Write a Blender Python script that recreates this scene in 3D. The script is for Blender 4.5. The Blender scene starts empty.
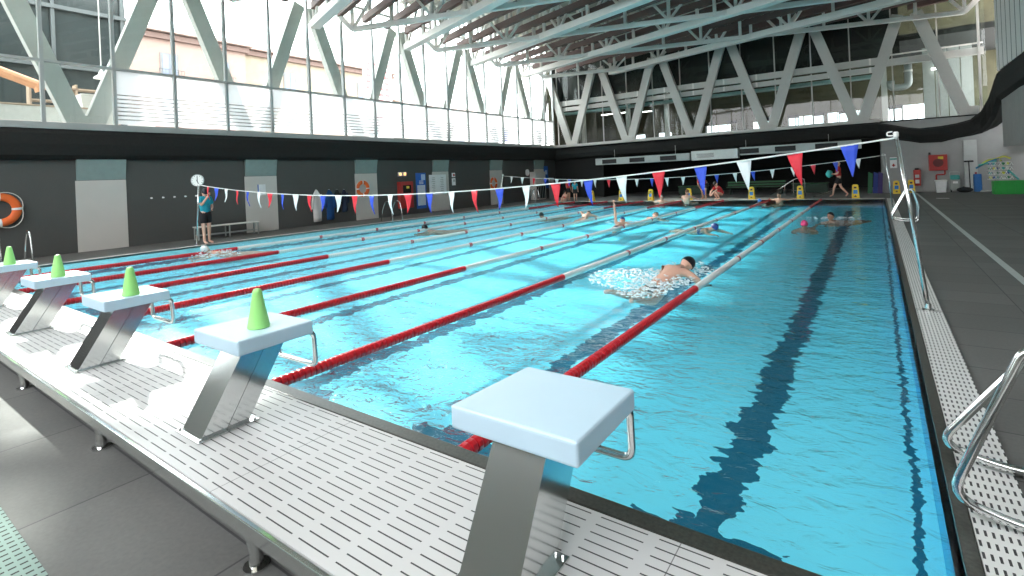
import bpy, bmesh, math, random
from mathutils import Vector, Matrix
random.seed(7)
S = bpy.context.scene
COL = S.collection
PI = math.pi
# ------------------------------------------------------------------ render look
S.view_settings.view_transform = 'Standard'
S.view_settings.look = 'None'
S.view_settings.gamma = 1
S.view_settings.use_curve_mapping = False
S.view_settings.exposure = 1.3
S.cycles.max_bounces = 10
S.cycles.diffuse_bounces = 5
S.cycles.glossy_bounces = 4
S.cycles.transparent_max_bounces = 24
S.cycles.sample_clamp_indirect = 6
S.cycles.caustics_reflective = False
S.cycles.caustics_refractive = False

# ------------------------------------------------------------------ materials
MATS = {}
def nd(nt, t, **k):
    n = nt.nodes.new(t)
    for a, b in k.items():
        setattr(n, a, b)
    return n
def mth(nt, op, a, b=None, c=None):
    n = nt.nodes.new('ShaderNodeMath'); n.operation = op
    for i, v in enumerate((a, b, c)):
        if v is None: continue
        if isinstance(v, (int, float)): n.inputs[i].default_value = v
        else: nt.links.new(v, n.inputs[i])
    return n.outputs[0]
def mixc(nt, f, a, b):
    n = nt.nodes.new('ShaderNodeMix'); n.data_type = 'RGBA'
    for i, v in ((0, f), (6, a), (7, b)):
        if isinstance(v, (int, float)): n.inputs[i].default_value = v
        elif isinstance(v, tuple): n.inputs[i].default_value = (*v[:3], 1)
        else: nt.links.new(v, n.inputs[i])
    return n.outputs[2]
def newmat(name):
    m = bpy.data.materials.new(name); m.use_nodes = True
    nt = m.node_tree
    b = nt.nodes['Principled BSDF']
    return m, nt, b
def coords(nt):
    tc = nd(nt, 'ShaderNodeTexCoord')
    sp = nd(nt, 'ShaderNodeSeparateXYZ')
    nt.links.new(tc.outputs['Object'], sp.inputs[0])
    return tc.outputs['Object'], sp.outputs[0], sp.outputs[1], sp.outputs[2]
def noise(nt, vec, scale, detail=3, rough=.55, dist=0):
    n = nd(nt, 'ShaderNodeTexNoise')
    n.inputs['Scale'].default_value = scale; n.inputs['Detail'].default_value = detail
    n.inputs['Roughness'].default_value = rough; n.inputs['Distortion'].default_value = dist
    nt.links.new(vec, n.inputs['Vector'])
    return n.outputs[0]
def P(name, col, rough=.5, metal=0., var=.12, scale=6, bump=0., emit=0):
    if name in MATS: return MATS[name]
    m, nt, b = newmat(name)
    vec, x, y, z = coords(nt)
    nz = noise(nt, vec, scale)
    lo = tuple(c * (1 - var) for c in col); hi = tuple(min(1, c * (1 + var)) for c in col)
    nt.links.new(mixc(nt, nz, lo, hi), b.inputs['Base Color'])
    b.inputs['Roughness'].default_value = rough; b.inputs['Metallic'].default_value = metal
    if bump:
        bp = nd(nt, 'ShaderNodeBump'); bp.inputs['Strength'].default_value = bump; bp.inputs['Distance'].default_value = .01
        nt.links.new(noise(nt, vec, scale * 8), bp.inputs['Height']); nt.links.new(bp.outputs[0], b.inputs['Normal'])
    if emit:
        b.inputs['Emission Color'].default_value = (*col, 1); b.inputs['Emission Strength'].default_value = emit
    MATS[name] = m
    return m

# ------------------------------------------------------------------ geometry helpers
def obj(name, bm, mat=None, parent=None, smooth=False, mats=None):
    me = bpy.data.meshes.new(name)
    if isinstance(bm, bmesh.types.BMesh):
        bm.normal_update(); bm.to_mesh(me); bm.free()
    o = bpy.data.objects.new(name, me); COL.objects.link(o)
    for m in (mats or ([mat] if mat else [])): me.materials.append(m)
    if smooth:
        for p in me.polygons: p.use_smooth = True
    if parent: o.parent = parent
    return o
def tag(o, label=None, cat=None, group=None, kind=None):
    if label: o['label'] = label
    if cat: o['category'] = cat
    if group: o['group'] = group
    if kind: o['kind'] = kind
    return o
def thing(name, label, cat, loc=(0, 0, 0), rz=0, group=None, kind=None):
    o = bpy.data.objects.new(name, None); COL.objects.link(o)
    o.empty_display_size = .1
    o.location = loc; o.rotation_euler = (0, 0, rz)
    return tag(o, label, cat, group, kind)
def copy_tree(o, parent=None):
    c = o.copy(); COL.objects.link(c)
    if parent: c.parent = parent
    for ch in list(o.children): copy_tree(ch, c)
    return c
def NB(): return bmesh.new()
def box(bm, x0, x1, y0, y1, z0, z1, bev=0, mi=0):
    n0 = len(bm.verts)
    v = [bm.verts.new(p) for p in ((x0,y0,z0),(x1,y0,z0),(x1,y1,z0),(x0,y1,z0),(x0,y0,z1),(x1,y0,z1),(x1,y1,z1),(x0,y1,z1))]
    fs = [bm.faces.new([v[i] for i in q]) for q in ((3,2,1,0),(4,5,6,7),(0,1,5,4),(1,2,6,5),(2,3,7,6),(3,0,4,7))]
    for f in fs: f.material_index = mi
    if bev:
        es = set(e for f in fs for e in f.edges)
        r = bmesh.ops.bevel(bm, geom=list(es), offset=bev, segments=2, profile=.6, affect='EDGES')
        for f in r['faces']: f.material_index = mi
    return bm
def bar(bm, a, b, w, h, up=(0, 0, 1)):
    """rectangular bar from a to b, width w sideways, height h along 'up'"""
    a = Vector(a); b = Vector(b); d = (b - a).normalized(); up = Vector(up)
    s = d.cross(up)
    if s.length < 1e-4: s = d.cross(Vector((1, 0, 0)))
    s.normalize(); u = s.cross(d).normalized()
    q = []
    for p in (a, b):
        for i, j in ((-1,-1),(1,-1),(1,1),(-1,1)):
            q.append(bm.verts.new(p + s * (w/2*i) + u * (h/2*j)))
    for f in ((0,1,2,3),(7,6,5,4),(0,4,5,1),(1,5,6,2),(2,6,7,3),(3,7,4,0)): bm.faces.new([q[i] for i in f])
    return bm
def tube(bm, pts, r, seg=8, closed=False, cap=True):
    pts = [Vector(p) for p in pts]; n = len(pts); rings = []
    rr = r if isinstance(r, (list, tuple)) else [r] * n
    prev = None
    for i, p in enumerate(pts):
        if closed: t = pts[(i+1) % n] - pts[i-1]
        else: t = pts[min(i+1, n-1)] - pts[max(i-1, 0)]
        t.normalize()
        if prev is None:
            u = t.cross(Vector((0, 0, 1)))
            if u.length < 1e-3: u = t.cross(Vector((1, 0, 0)))
        else: u = prev - t * prev.dot(t)
        u.normalize(); prev = u; w = t.cross(u)
        rings.append([bm.verts.new(p + (u * math.cos(2*PI*k/seg) + w * math.sin(2*PI*k/seg)) * rr[i]) for k in range(seg)])
    m = n if closed else n - 1
    for i in range(m):
        a = rings[i]; b = rings[(i+1) % n]
        for k in range(seg): bm.faces.new((a[k], a[(k+1) % seg], b[(k+1) % seg], b[k]))
    if cap and not closed:
        bm.faces.new(rings[0][::-1]); bm.faces.new(rings[-1])
    return bm
def rounded(pts, r=.08, closed=True, seg=5):
    """polyline with rounded corners"""
    P_ = [Vector(p) for p in pts]; n = len(P_); out = []
    for i in range(n):
        if not closed and i in (0, n-1): out.append(P_[i]); continue
        a, b, c = P_[i-1], P_[i], P_[(i+1) % n]
        d1 = (a-b); d2 = (c-b); rr = min(r, d1.length*.45, d2.length*.45)
        s = b + d1.normalized()*rr; e = b + d2.normalized()*rr
        for k in range(seg+1):
            t = k/seg; out.append(s*(1-t)**2 + b*2*t*(1-t) + e*t*t)
    return out
def lathe(bm, prof, seg=24, loc=(0,0,0), axis='z'):
    rings = []
    L = Vector(loc)
    for r, z in prof:
        ring = []
        for k in range(seg):
            c, s = math.cos(2*PI*k/seg)*r, math.sin(2*PI*k/seg)*r
            v = Vector((c, s, z)) if axis == 'z' else (Vector((z, c, s)) if axis == 'x' else Vector((s, z, c)))
            ring.append(bm.verts.new(L + v))
        rings.append(ring)
    for i in range(len(rings)-1):
        a, b = rings[i], rings[i+1]
        for k in range(seg): bm.faces.new((a[k], a[(k+1) % seg], b[(k+1) % seg], b[k]))
    bm.faces.new(rings[0][::-1]); bm.faces.new(rings[-1])
    return bm
def prism(bm, pts, off):
    """polygon pts extruded by vector off"""
    off = Vector(off); a = [bm.verts.new(Vector(p)) for p in pts]; b = [bm.verts.new(Vector(p) + off) for p in pts]
    bm.faces.new(a[::-1]); bm.faces.new(b); n = len(a)
    for i in range(n): bm.faces.new((a[i], a[(i+1) % n], b[(i+1) % n], b[i]))
    bmesh.ops.recalc_face_normals(bm, faces=bm.faces[:])
    return bm
def ball(bm, c, r, seg=16, sc=(1, 1, 1)):
    m = Matrix.Translation(c) @ Matrix.Diagonal((*sc, 1))
    bmesh.ops.create_uvsphere(bm, u_segments=seg, v_segments=max(6, seg*2//3), radius=r, matrix=m)
    return bm
def struct(name, bm, m, parent=None, smooth=False, label=None, kind='structure'):
    o = obj(name, bm, m, parent, smooth)
    if not parent: o['kind'] = kind
    if label: o['label'] = label
    return o

# ------------------------------------------------------------------ camera
H = 1.67
yaw = math.atan(365/513); roll = math.atan(.045)
fw = Vector((-math.sin(yaw), math.cos(yaw), 0)); rt = Vector((math.cos(yaw), math.sin(yaw), 0)); up = Vector((0, 0, 1))
R = rt*math.cos(roll) - up*math.sin(roll); U = up*math.cos(roll) + rt*math.sin(roll)
cam = bpy.data.cameras.new('camera'); co = bpy.data.objects.new('camera', cam); COL.objects.link(co)
mw = Matrix((R, U, -fw)).transposed().to_4x4(); mw.translation = Vector((0, 0, H)); co.matrix_world = mw
cam.sensor_width = 36; cam.lens = 36*513/1024; cam.shift_y = -(288-177)/1024; cam.clip_end = 400; cam.clip_start = .05
S.camera = co

# ------------------------------------------------------------------ light
w = bpy.data.worlds.new('world'); S.world = w; w.use_nodes = True
nt = w.node_tree; bg = nt.nodes['Background']
tc = nd(nt, 'ShaderNodeTexCoord'); sp = nd(nt, 'ShaderNodeSeparateXYZ'); nt.links.new(tc.outputs['Generated'], sp.inputs[0])
nt.links.new(mixc(nt, mth(nt, 'MULTIPLY_ADD', noise(nt, tc.outputs['Generated'], 2.5), .6, mth(nt, 'MULTIPLY', sp.outputs[2], .5)), (1, .985, .96), (.86, .92, 1)), bg.inputs['Color'])
bg.inputs['Strength'].default_value = 4.0
sun = bpy.data.lights.new('sun', 'SUN'); sun.energy = 3.5; sun.angle = math.radians(1.5); sun.color = (1, .96, .9)
so = bpy.data.objects.new('sun', sun); COL.objects.link(so)
so.rotation_euler = Vector((.80, -.22, -.52)).to_track_quat('-Z', 'Y').to_euler()

# ------------------------------------------------------------------ main dimensions
PX0, PX1, PY0, PY1 = -16.85, .23, 2.02, 27.35      # pool
WL, WF, WR = -19.5, 33.0, 4.5                      # left, far, right walls
LANE = 2.115

# materials with patterns
def m_tiles(name, c1, c2, sx, sy, mort, mc, rough=.45, var=.5):
    m, nt, b = newmat(name); vec, x, y, z = coords(nt)
    br = nd(nt, 'ShaderNodeTexBrick'); br.offset = 0.0
    br.inputs['Scale'].default_value = 1; br.inputs['Brick Width'].default_value = sx; br.inputs['Row Height'].default_value = sy
    br.inputs['Mortar Size'].default_value = mort; br.inputs['Bias'].default_value = 0
    br.inputs['Color1'].default_value = (*c1, 1); br.inputs['Color2'].default_value = (*c2, 1); br.inputs['Mortar'].default_value = (*mc, 1)
    nt.links.new(vec, br.inputs['Vector'])
    n1 = noise(nt, vec, 1.1, 5, .6, .6); n2 = noise(nt, vec, 40, 2)
    f = mth(nt, 'MULTIPLY_ADD', n1, var*1.6, 1 - var*.8)
    f = mth(nt, 'MULTIPLY', f, mth(nt, 'MULTIPLY_ADD', n2, .4, .8))
    mx = nd(nt, 'ShaderNodeVectorMath', operation='SCALE'); nt.links.new(br.outputs[0], mx.inputs[0]); nt.links.new(f, mx.inputs['Scale'])
    nt.links.new(mx.outputs[0], b.inputs['Base Color'])
    nt.links.new(mth(nt, 'MULTIPLY_ADD', n1, .5, rough - .25), b.inputs['Roughness'])
    return m
M_floor = m_tiles('dark_deck_tiles', (.115,.115,.108), (.14,.14,.132), 1.2, .6, .006, (.055,.055,.055), .72, .55)
M_wall = m_tiles('dark_concrete_wall', (.075,.076,.072), (.085,.086,.082), 9, 9, 0, (.05,.05,.05), .8, .3)
M_black = P('black_insulated_bulkhead', (.012,.013,.012), .95, bump=.6, scale=12, var=.4)
M_far = P('black_far_wall', (.011,.012,.012), .9)
M_conc = P('light_concrete', (.36,.36,.35), .8, scale=2, var=.15)
M_panel = P('pale_wall_panel', (.60,.57,.53), .6, scale=1.2, var=.08)
M_panelhi = P('teal_lit_upper_panel', (.26,.33,.31), .6)  # teal light along the wall top is put into the panel colour
M_white = P('white_steel_paint', (.80,.765,.72), .45, var=.05)
M_grey = P('light_grey_steel_paint', (.55,.535,.50), .45, var=.06)
M_brown = P('brown_purlin_paint', (.15,.09,.08), .7)
M_roof = P('cream_roof_deck', (.42,.40,.34), .8, scale=.7, var=.25)
M_steel = P('polished_stainless_steel', (.75,.76,.75), .14, 1, var=.06)
M_frame = P('grey_aluminium_frame', (.42,.44,.43), .4, .3, var=.05)
M_blockw = P('pale_blue_fibreglass', (.58,.76,.88), .35, var=.03)
M_coping = P('dark_granite_coping', (.05,.05,.042), .35, scale=60, var=.9)
M_rubber = P('black_rubber', (.02,.02,.02), .7)

# basin tiles; lane lines warped in the pattern to imitate refraction
m, nt, b = newmat('pale_blue_pool_tiles'); M_basin = m
vec, x, y, z = coords(nt)
def centred(n, a): return mth(nt, 'MULTIPLY', mth(nt, 'SUBTRACT', n, .5), a)
mp = nd(nt, 'ShaderNodeMapping'); mp.inputs['Scale'].default_value = (1.1, 2.6, 1); nt.links.new(vec, mp.inputs[0])
w1 = noise(nt, mp.outputs[0], 1.5, 3, .6, .6); mp2 = nd(nt, 'ShaderNodeMapping'); mp2.inputs['Location'].default_value = (5, 9, 3); mp2.inputs['Scale'].default_value = (1, 2.2, 1)
nt.links.new(vec, mp2.inputs[0]); w2 = noise(nt, mp2.outputs[0], 4.5, 2)
xw = mth(nt, 'ADD', x, mth(nt, 'ADD', centred(w1, .42), centred(w2, .18)))
yw = mth(nt, 'ADD', y, mth(nt, 'ADD', centred(w1, .3), centred(w2, .3)))
u = mth(nt, 'PINGPONG', mth(nt, 'ADD', xw, .95), LANE/2)      # distance to the closest lane centre
line = mth(nt, 'LESS_THAN', u, .14)
inr = mth(nt, 'MULTIPLY', mth(nt, 'GREATER_THAN', yw, 3.0), mth(nt, 'LESS_THAN', yw, PY1 - 1.6))
tbar = mth(nt, 'MULTIPLY', mth(nt, 'LESS_THAN', u, .45), mth(nt, 'LESS_THAN', mth(nt, 'ABSOLUTE', mth(nt, 'SUBTRACT', yw, 3.12)), .17))
edge = mth(nt, 'LESS_THAN', mth(nt, 'ABSOLUTE', mth(nt, 'SUBTRACT', mth(nt, 'ADD', x, mth(nt, 'ADD', centred(w1, .12), centred(w2, .13))), .13)), .022)
msk = mth(nt, 'MAXIMUM', mth(nt, 'MAXIMUM', mth(nt, 'MULTIPLY', line, inr), tbar), edge)
tile = mixc(nt, noise(nt, vec, .4, 2), (.24,.80,.93), (.33,.85,.96))
nt.links.new(mixc(nt, msk, tile, (.006,.13,.21)), b.inputs['Base Color']); b.inputs['Roughness'].default_value = .5

# water surface
m, nt, b = newmat('pool_water'); M_water = m
nt.nodes.remove(b); out = nt.nodes['Material Output']
vec, x, y, z = coords(nt)
mpa = nd(nt, 'ShaderNodeMapping'); mpa.inputs['Scale'].default_value = (1, 1.5, 1); nt.links.new(vec, mpa.inputs[0])
n1 = noise(nt, mpa.outputs[0], 1.6, 3, .5, .5); n2 = noise(nt, mpa.outputs[0], 5.2, 3, .55, .8)
calm = nd(nt, 'ShaderNodeMapRange'); calm.inputs['From Min'].default_value = -1.2; calm.inputs['From Max'].default_value = -4.5
calm.inputs['To Min'].default_value = .25; calm.inputs['To Max'].default_value = 1.8; nt.links.new(x, calm.inputs[0])
hgt = mth(nt, 'MULTIPLY', mth(nt, 'MULTIPLY_ADD', n1, 1.5, mth(nt, 'MULTIPLY', n2, .95)), calm.outputs[0])
bp = nd(nt, 'ShaderNodeBump'); bp.inputs['Strength'].default_value = 1.0; bp.inputs['Distance'].default_value = .13
nt.links.new(hgt, bp.inputs['Height'])
fr = nd(nt, 'ShaderNodeFresnel'); fr.inputs['IOR'].default_value = 1.33; nt.links.new(bp.outputs[0], fr.inputs['Normal'])
gl = nd(nt, 'ShaderNodeBsdfGlossy'); gl.inputs['Roughness'].default_value = .025; nt.links.new(bp.outputs[0], gl.inputs['Normal'])
tr = nd(nt, 'ShaderNodeBsdfTransparent'); tr.inputs['Color'].default_value = (.97,.99,1,1)
ge = nd(nt, 'ShaderNodeNewGeometry')
ms = nd(nt, 'ShaderNodeMixShader'); nt.links.new(mth(nt, 'MULTIPLY', mth(nt, 'MINIMUM', mth(nt, 'MULTIPLY', fr.outputs[0], 1.25), .7), mth(nt, 'SUBTRACT', 1.0, ge.outputs['Backfacing'])), ms.inputs[0]); nt.links.new(tr.outputs[0], ms.inputs[1]); nt.links.new(gl.outputs[0], ms.inputs[2])
nt.links.new(ms.outputs[0], out.inputs['Surface'])

def absorb(nt, out):
    va = nd(nt, 'ShaderNodeVolumeAbsorption'); va.inputs['Color'].default_value = (.08, .84, .95, 1); va.inputs['Density'].default_value = .30
    nt.links.new(va.outputs[0], out.inputs['Volume'])
absorb(nt, out)
m, nt, b = newmat('pool_water_side'); M_wside = m; nt.nodes.remove(b); out = nt.nodes['Material Output']
t_ = nd(nt, 'ShaderNodeBsdfTransparent'); nt.links.new(t_.outputs[0], out.inputs['Surface']); absorb(nt, out)
# platform slab with drain slots
def slotmat(name, base, px, lx, py, ly, joint=0, swap=False, var=.06, rgh=.45):
    m, nt, b = newmat(name); vec, x, y, z = coords(nt)
    if swap: x, y = y, x
    fx = mth(nt, 'MULTIPLY', mth(nt, 'FRACT', mth(nt, 'DIVIDE', x, px)), px)
    fy = mth(nt, 'MULTIPLY', mth(nt, 'FRACT', mth(nt, 'DIVIDE', y, py)), py)
    s = mth(nt, 'MULTIPLY', mth(nt, 'LESS_THAN', fx, lx), mth(nt, 'LESS_THAN', fy, ly))
    if joint:
        j = mth(nt, 'LESS_THAN', mth(nt, 'MULTIPLY', mth(nt, 'FRACT', mth(nt, 'DIVIDE', mth(nt, 'ADD', x, .66), joint)), joint), .004)
        s = mth(nt, 'MAXIMUM', s, mth(nt, 'MULTIPLY', j, .7))
    nz = noise(nt, vec, 3, 4)
    c = mixc(nt, nz, tuple(q*(1-var) for q in base), tuple(min(1, q*(1+var)) for q in base))
    nt.links.new(mixc(nt, s, c, (.03,.03,.03)), b.inputs['Base Color']); b.inputs['Roughness'].default_value = rgh
    return m
M_slab = slotmat('slotted_white_platform', (.66,.655,.64), .245, .2, .05, .0065, 1.96)
M_grate = slotmat('white_gutter_grate', (.72,.72,.70), .027, .010, .085, .045)
M_drain = slotmat('pale_green_drain_grate', (.26,.36,.32), .05, .012, .04, .028, rgh=.9)

# ================================================================== THE SETTING
bm = NB()
box(bm, WL, PX0-.12, -6, WF+7, -.4, 0); box(bm, PX1+.05, 9, -6, WF+7, -.4, 0)
box(bm, PX0-.12, PX1+.05, -6, 1.95, -.4, 0); box(bm, PX0-.12, PX1+.05, PY1+.25, WF+7, -.4, 0)
struct('floor', bm, M_floor)
bm = NB(); ZB = -.62

XS_ = PX0+1.7       # slope added at left to hide the dark side wall, as refraction would
prism(bm, [(XS_,PY0,-.32),(PX1,PY0,ZB),(PX1,PY1,-.38),(XS_,PY1,-.22)], (0, 0, -.6))
prism(bm, [(PX0,PY0,-.035),(XS_,PY0,-.32),(XS_,PY1,-.22),(PX0,PY1,-.035)], (0, 0, -.6))
box(bm, PX0-.1, PX0, PY0-.1, PY1+.1, ZB, -.0)
box(bm, PX1, PX1+.04, PY0-.1, PY1+.1, ZB, -.01); box(bm, PX0, PX1, PY1, PY1+.1, ZB, -.0); box(bm, PX0, PX1, PY0-.06, PY0, ZB, .0)
struct('trim_1', bm, M_basin, label='pale blue tiled pool basin with dark lane lines')
bm = box(NB(), PX0+.002, PX1-.002, PY0+.002, PY1-.002, ZB+.003, -.025)
for f_ in bm.faces: f_.material_index = 0 if f_.normal.z > .5 or f_.calc_center_median().z > -.1 else 1
wo = struct('pool_water', bm, M_water, label='rippled turquoise water filling the swimming pool'); wo.data.materials.append(M_wside)
bm = NB(); box(bm, PX1, PX1+.06, PY0-.1, PY1+.1, -.3, .012, .005)
struct('trim_2', bm, M_coping, label='dark stone coping along the right pool edge')
bm = NB(); box(bm, PX0-.14, PX1, PY1, PY1+.28, -.3, .02, .005); box(bm, PX0-.14, PX0, PY0-.1, PY1, -.3, .02, .005)
struct('trim_3', bm, M_panel, label='pale stone coping along the far and left pool edges')
for i, (a, b_) in enumerate(((-1.2, 7.12), (7.2, PY1+.3))):
    bm = NB(); box(bm, PX1+.063, PX1+.29, a, b_, -.05, .014)
    struct('trim_%d' % (4+i), bm, M_grate, label='white perforated gutter grate beside the pool, %s section' % ('near', 'far')[i])
bm = NB(); box(bm, 1.47, 1.56, 1.0, 31.5, -.05, .004); struct('trim_6', bm, P('pale_deck_stripe', (.45,.49,.47), .5), label='pale stripe across the dark deck')
bm = NB(); box(bm, -9, -1.6, .32, .615, -.05, .006); struct('trim_7', bm, M_drain, label='pale green drain grate in the lower floor')

# walls
bm = NB(); box(bm, WL-.3, WL, -6, WF+.2, -.4, 2.78); struct('wall_left', bm, M_wall)
bm = NB(); box(bm, WL-1, WL-.001, -6.2, -6, -.4, 3.6); box(bm, WL, 9, -6.2, -6, -.4, 1.0)
box(bm, WL, 9, -6.2, -6, 1.0, 6.0); struct('wall_near', bm, M_conc)
bm = NB(); box(bm, WL, .2, WF+6.5, WF+6.7, -.4, 3.4); box(bm, WL-.2, -15.6, WF, WF+6.5, 0, 3)
struct('wall_far', bm, M_far)
bm = NB(); box(bm, .25, 7, 32.6, 33, -.4, 3.6); box(bm, .2, .5, 33, WF+6.5, -.4, 3.6)
struct('wall_far_right', bm, M_conc)
bm = NB(); box(bm, WR, WR+.3, -6, 30.5, 2.03, 4.2); box(bm, 5.6, 5.8, 30.5, 33, 2.0, 12)
box(bm, 6.8, 7, -6, 33, -.4, 2.4); box(bm, WR+.3, 6.8, -6, 30.4, 2.4, 2.6); 
struct('wall_right', bm, M_conc)
m_, nt_, b_ = newmat('white_ribbed_cladding'); vec, x, y, z = coords(nt_)
nt_.links.new(mixc(nt_, mth(nt_, 'LESS_THAN', mth(nt_, 'FRACT', mth(nt_, 'DIVIDE', y, .85)), .12), (.9,.9,.88), (.10,.11,.11)), b_.inputs['Base Color'])
bm = NB(); box(bm, WR, WR+.2, -6, 31.2, 5.4, 12.5); struct('wall_right_upper', bm, m_)
# light wall panels
for k in range(6):
    y0 = 4.92 + 5.03*k
    o = struct('trim_%d' % (8+k), box(NB(), WL-.01, WL+.015, y0, y0+1.27, .0, 2.14), M_panel, label='pale vertical wall panel in the dark left wall')
    bm = NB(); prism(bm, [(WL-.005, y0+.03, 2.15), (WL+.01, y0+.03, 2.15), (WL+.12, y0+.03, 2.78), (WL-.005, y0+.03, 2.78)], (0, 1.24, 0))
    obj('upper_panel', bm, M_panelhi, o)
# bulkheads
def sweep(name, secs, m, label):
    """secs: list of rings of points"""
    bm = NB(); rings = [[bm.verts.new(p) for p in s] for s in secs]; n = len(rings[0])
    for a, b in zip(rings, rings[1:]):
        for k in range(n): bm.faces.new((a[k], a[(k+1) % n], b[(k+1) % n], b[k]))
    bm.faces.new(rings[0][::-1]); bm.faces.new(rings[-1]); bmesh.ops.recalc_face_normals(bm, faces=bm.faces[:])
    return struct(name, bm, m, smooth=False, label=label)
def prof(z0, z1, d):
    return [(0, z0), (.55*d, z0+.02), (.9*d, z0+.15*(z1-z0)), (d, z0+.5*(z1-z0)), (.85*d, z0+.85*(z1-z0)), (.5*d, z1), (-.3, z1), (-.3, z0)]
sweep('trim_14', [[(WL+a, y, z) for a, z in prof(2.76, 3.66, .28)] for y in (-6, 8, 20, 33.05)], M_black, 'black rounded bulkhead under the left glazing')
secs = []
for x, zb, zt in ((WL, 2.72, 3.55), (-15, 2.78, 3.6), (-9, 2.8, 3.62), (-4, 2.85, 3.66), (-.6, 2.86, 3.68), (.1, 2.82, 3.66), (.5, 2.72, 3.55), (1.3, 2.55, 3.3), (1.8, 2.42, 3.2), (2.6, 2.4, 3.24), (3.2, 2.55, 3.32), (3.7, 2.62, 3.45)):
    secs.append([(x, WF+.1-a, z) for a, z in prof(zb, zt, .42 if x < -1 else (.7 if x < 0 else .88))])
for (fx, fy), (nx, ny), zb, zt in (((4.0, 32.25), (-.25, -.97), 2.72, 3.75), ((4.18, 32.0), (-.5, -.87), 2.95, 4.3), ((4.28, 31.6), (-.75, -.66), 3.3, 4.85), ((4.3, 31.1), (-.95, -.3), 3.7, 5.2), ((4.3, 30.5), (-1, 0), 4.0, 5.4), ((4.3, 26), (-1, 0), 4.2, 5.45), ((4.3, 10), (-1, 0), 4.2, 5.45), ((4.3, -6), (-1, 0), 4.2, 5.45)):
    secs.append([(fx + nx*(a-.5), fy + ny*(a-.5), z) for a, z in prof(zb, zt, .5)])
sweep('trim_15', secs, M_black, 'black bulkhead curving up along the far gallery edge')
bm = NB(); box(bm, WL, .3, WF+.0, WF+6.6, 3.1, 3.2); box(bm, WL-.5, 7, WF-.05, WF+8.5, 3.5, 3.68); struct('trim_16', bm, M_far, label='underside of the far gallery')
struct('trim_19', box(NB(), WL-1.3, WL-.5, 9.0, WF, 3.3, 3.66), M_grey, label='grey ledge behind the left glazing')
# white ledge on bulkhead tops
bm = NB(); box(bm, WL-.5, WL+.18, -6, WF, 3.66, 3.72, .01); box(bm, WL-.1, WL+.1, -6, WF, 3.72, 3.86, .01); struct('trim_17', bm, M_frame, label='grey sill under the left glazing')
bm = NB(); box(bm, WL, .2, WF-.35, WF+.4, 3.66, 3.84, .01); box(bm, .2, 4.1, WF-.1, WF+.4, 3.3, 3.45, .01); struct('trim_18', bm, M_grey, label='light grey sill under the far glazing')

# glazing
def glassmat(name, tint=(.93,.97,.96), fr_=1.45, stripes=None):
    m, nt, b = newmat(name); nt.nodes.remove(b); out = nt.nodes['Material Output']
    tr = nd(nt, 'ShaderNodeBsdfTransparent'); tr.inputs[0].default_value = (*tint, 1)
    gl = nd(nt, 'ShaderNodeBsdfGlossy'); gl.inputs['Roughness'].default_value = .02
    fr = nd(nt, 'ShaderNodeFresnel'); fr.inputs[0].default_value = fr_; ge = nd(nt, 'ShaderNodeNewGeometry')
    ms = nd(nt, 'ShaderNodeMixShader'); nt.links.new(mth(nt, 'MULTIPLY', fr.outputs[0], mth(nt, 'SUBTRACT', 1.0, ge.outputs['Backfacing'])), ms.inputs[0]); nt.links.new(tr.outputs[0], ms.inputs[1]); nt.links.new(gl.outputs[0], ms.inputs[2])
    res = ms.outputs[0]
    if stripes:
        vec, x, y, z = coords(nt)
        di = nd(nt, 'ShaderNodeBsdfTranslucent'); di.inputs[0].default_value = (.9,.92,.92,1)
        df = nd(nt, 'ShaderNodeBsdfDiffuse'); df.inputs[0].default_value = (.8,.82,.82,1)
        a = nd(nt, 'ShaderNodeAddShader'); 
        mm = nd(nt, 'ShaderNodeMixShader'); mm.inputs[0].default_value = .35
        nt.links.new(di.outputs[0], mm.inputs[1]); nt.links.new(df.outputs[0], mm.inputs[2])
        s = mth(nt, 'MULTIPLY', mth(nt, 'LESS_THAN', mth(nt, 'FRACT', mth(nt, 'DIVIDE', z, .13)), .32), mth(nt, 'MULTIPLY', mth(nt, 'GREATER_THAN', z, 4.02), mth(nt, 'LESS_THAN', z, 4.85)))
        m2 = nd(nt, 'ShaderNodeMixShader'); nt.links.new(mth(nt, 'MULTIPLY_ADD', s, -.75, .85), m2.inputs[0])
        t3 = nd(nt, 'ShaderNodeBsdfTransparent'); t3.inputs[0].default_value = (.58,.60,.60,1); nt.links.new(t3.outputs[0], m2.inputs[1]); nt.links.new(mm.outputs[0], m2.inputs[2]); res = m2.outputs[0]
    nt.links.new(res, out.inputs['Surface'])
    return m
M_glass = glassmat('clear_glass'); M_frost = glassmat('striped_frosted_glass', stripes=1)
win = thing('window_1', 'long glazed curtain wall above the left side of the pool', None, kind='structure')
ys = [2.55 + 1.72*k for k in range(-5, 18)] + [33.0]
for i, y in enumerate(ys):
    obj('mullion', box(NB(), WL-.07, WL+.07, y-.045, y+.045, 3.86, 12.4), M_frame, win)
for a, b_ in zip(ys, ys[1:]):
    lo = M_frost if a > 5.5 else M_glass
    obj('pane', box(NB(), WL-.01, WL-.004, a+.05, b_-.05, 3.9, 5.6), lo, win)
    obj('pane', box(NB(), WL-.01, WL-.004, a+.05, b_-.05, 5.68, 12.4), M_glass, win)
for z in (5.64, 9.9): obj('transom', box(NB(), WL-.06, WL+.09, -6, 33, z-.035, z+.035), M_frame, win)
win = thing('window_2', 'glazed front of the far upper gallery', None, kind='structure')
xs = [WL + 1.85*k for k in range(0, 13)]
GY = WF + .75
for x in xs: obj('mullion', box(NB(), x-.03, x+.03, GY-.04, GY+.04, 3.7, 10.6), M_grey, win)
obj('mullion', box(NB(), 4.15, 4.25, GY-.5, GY-.4, 3.7, 10.6), M_grey, win)
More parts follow.
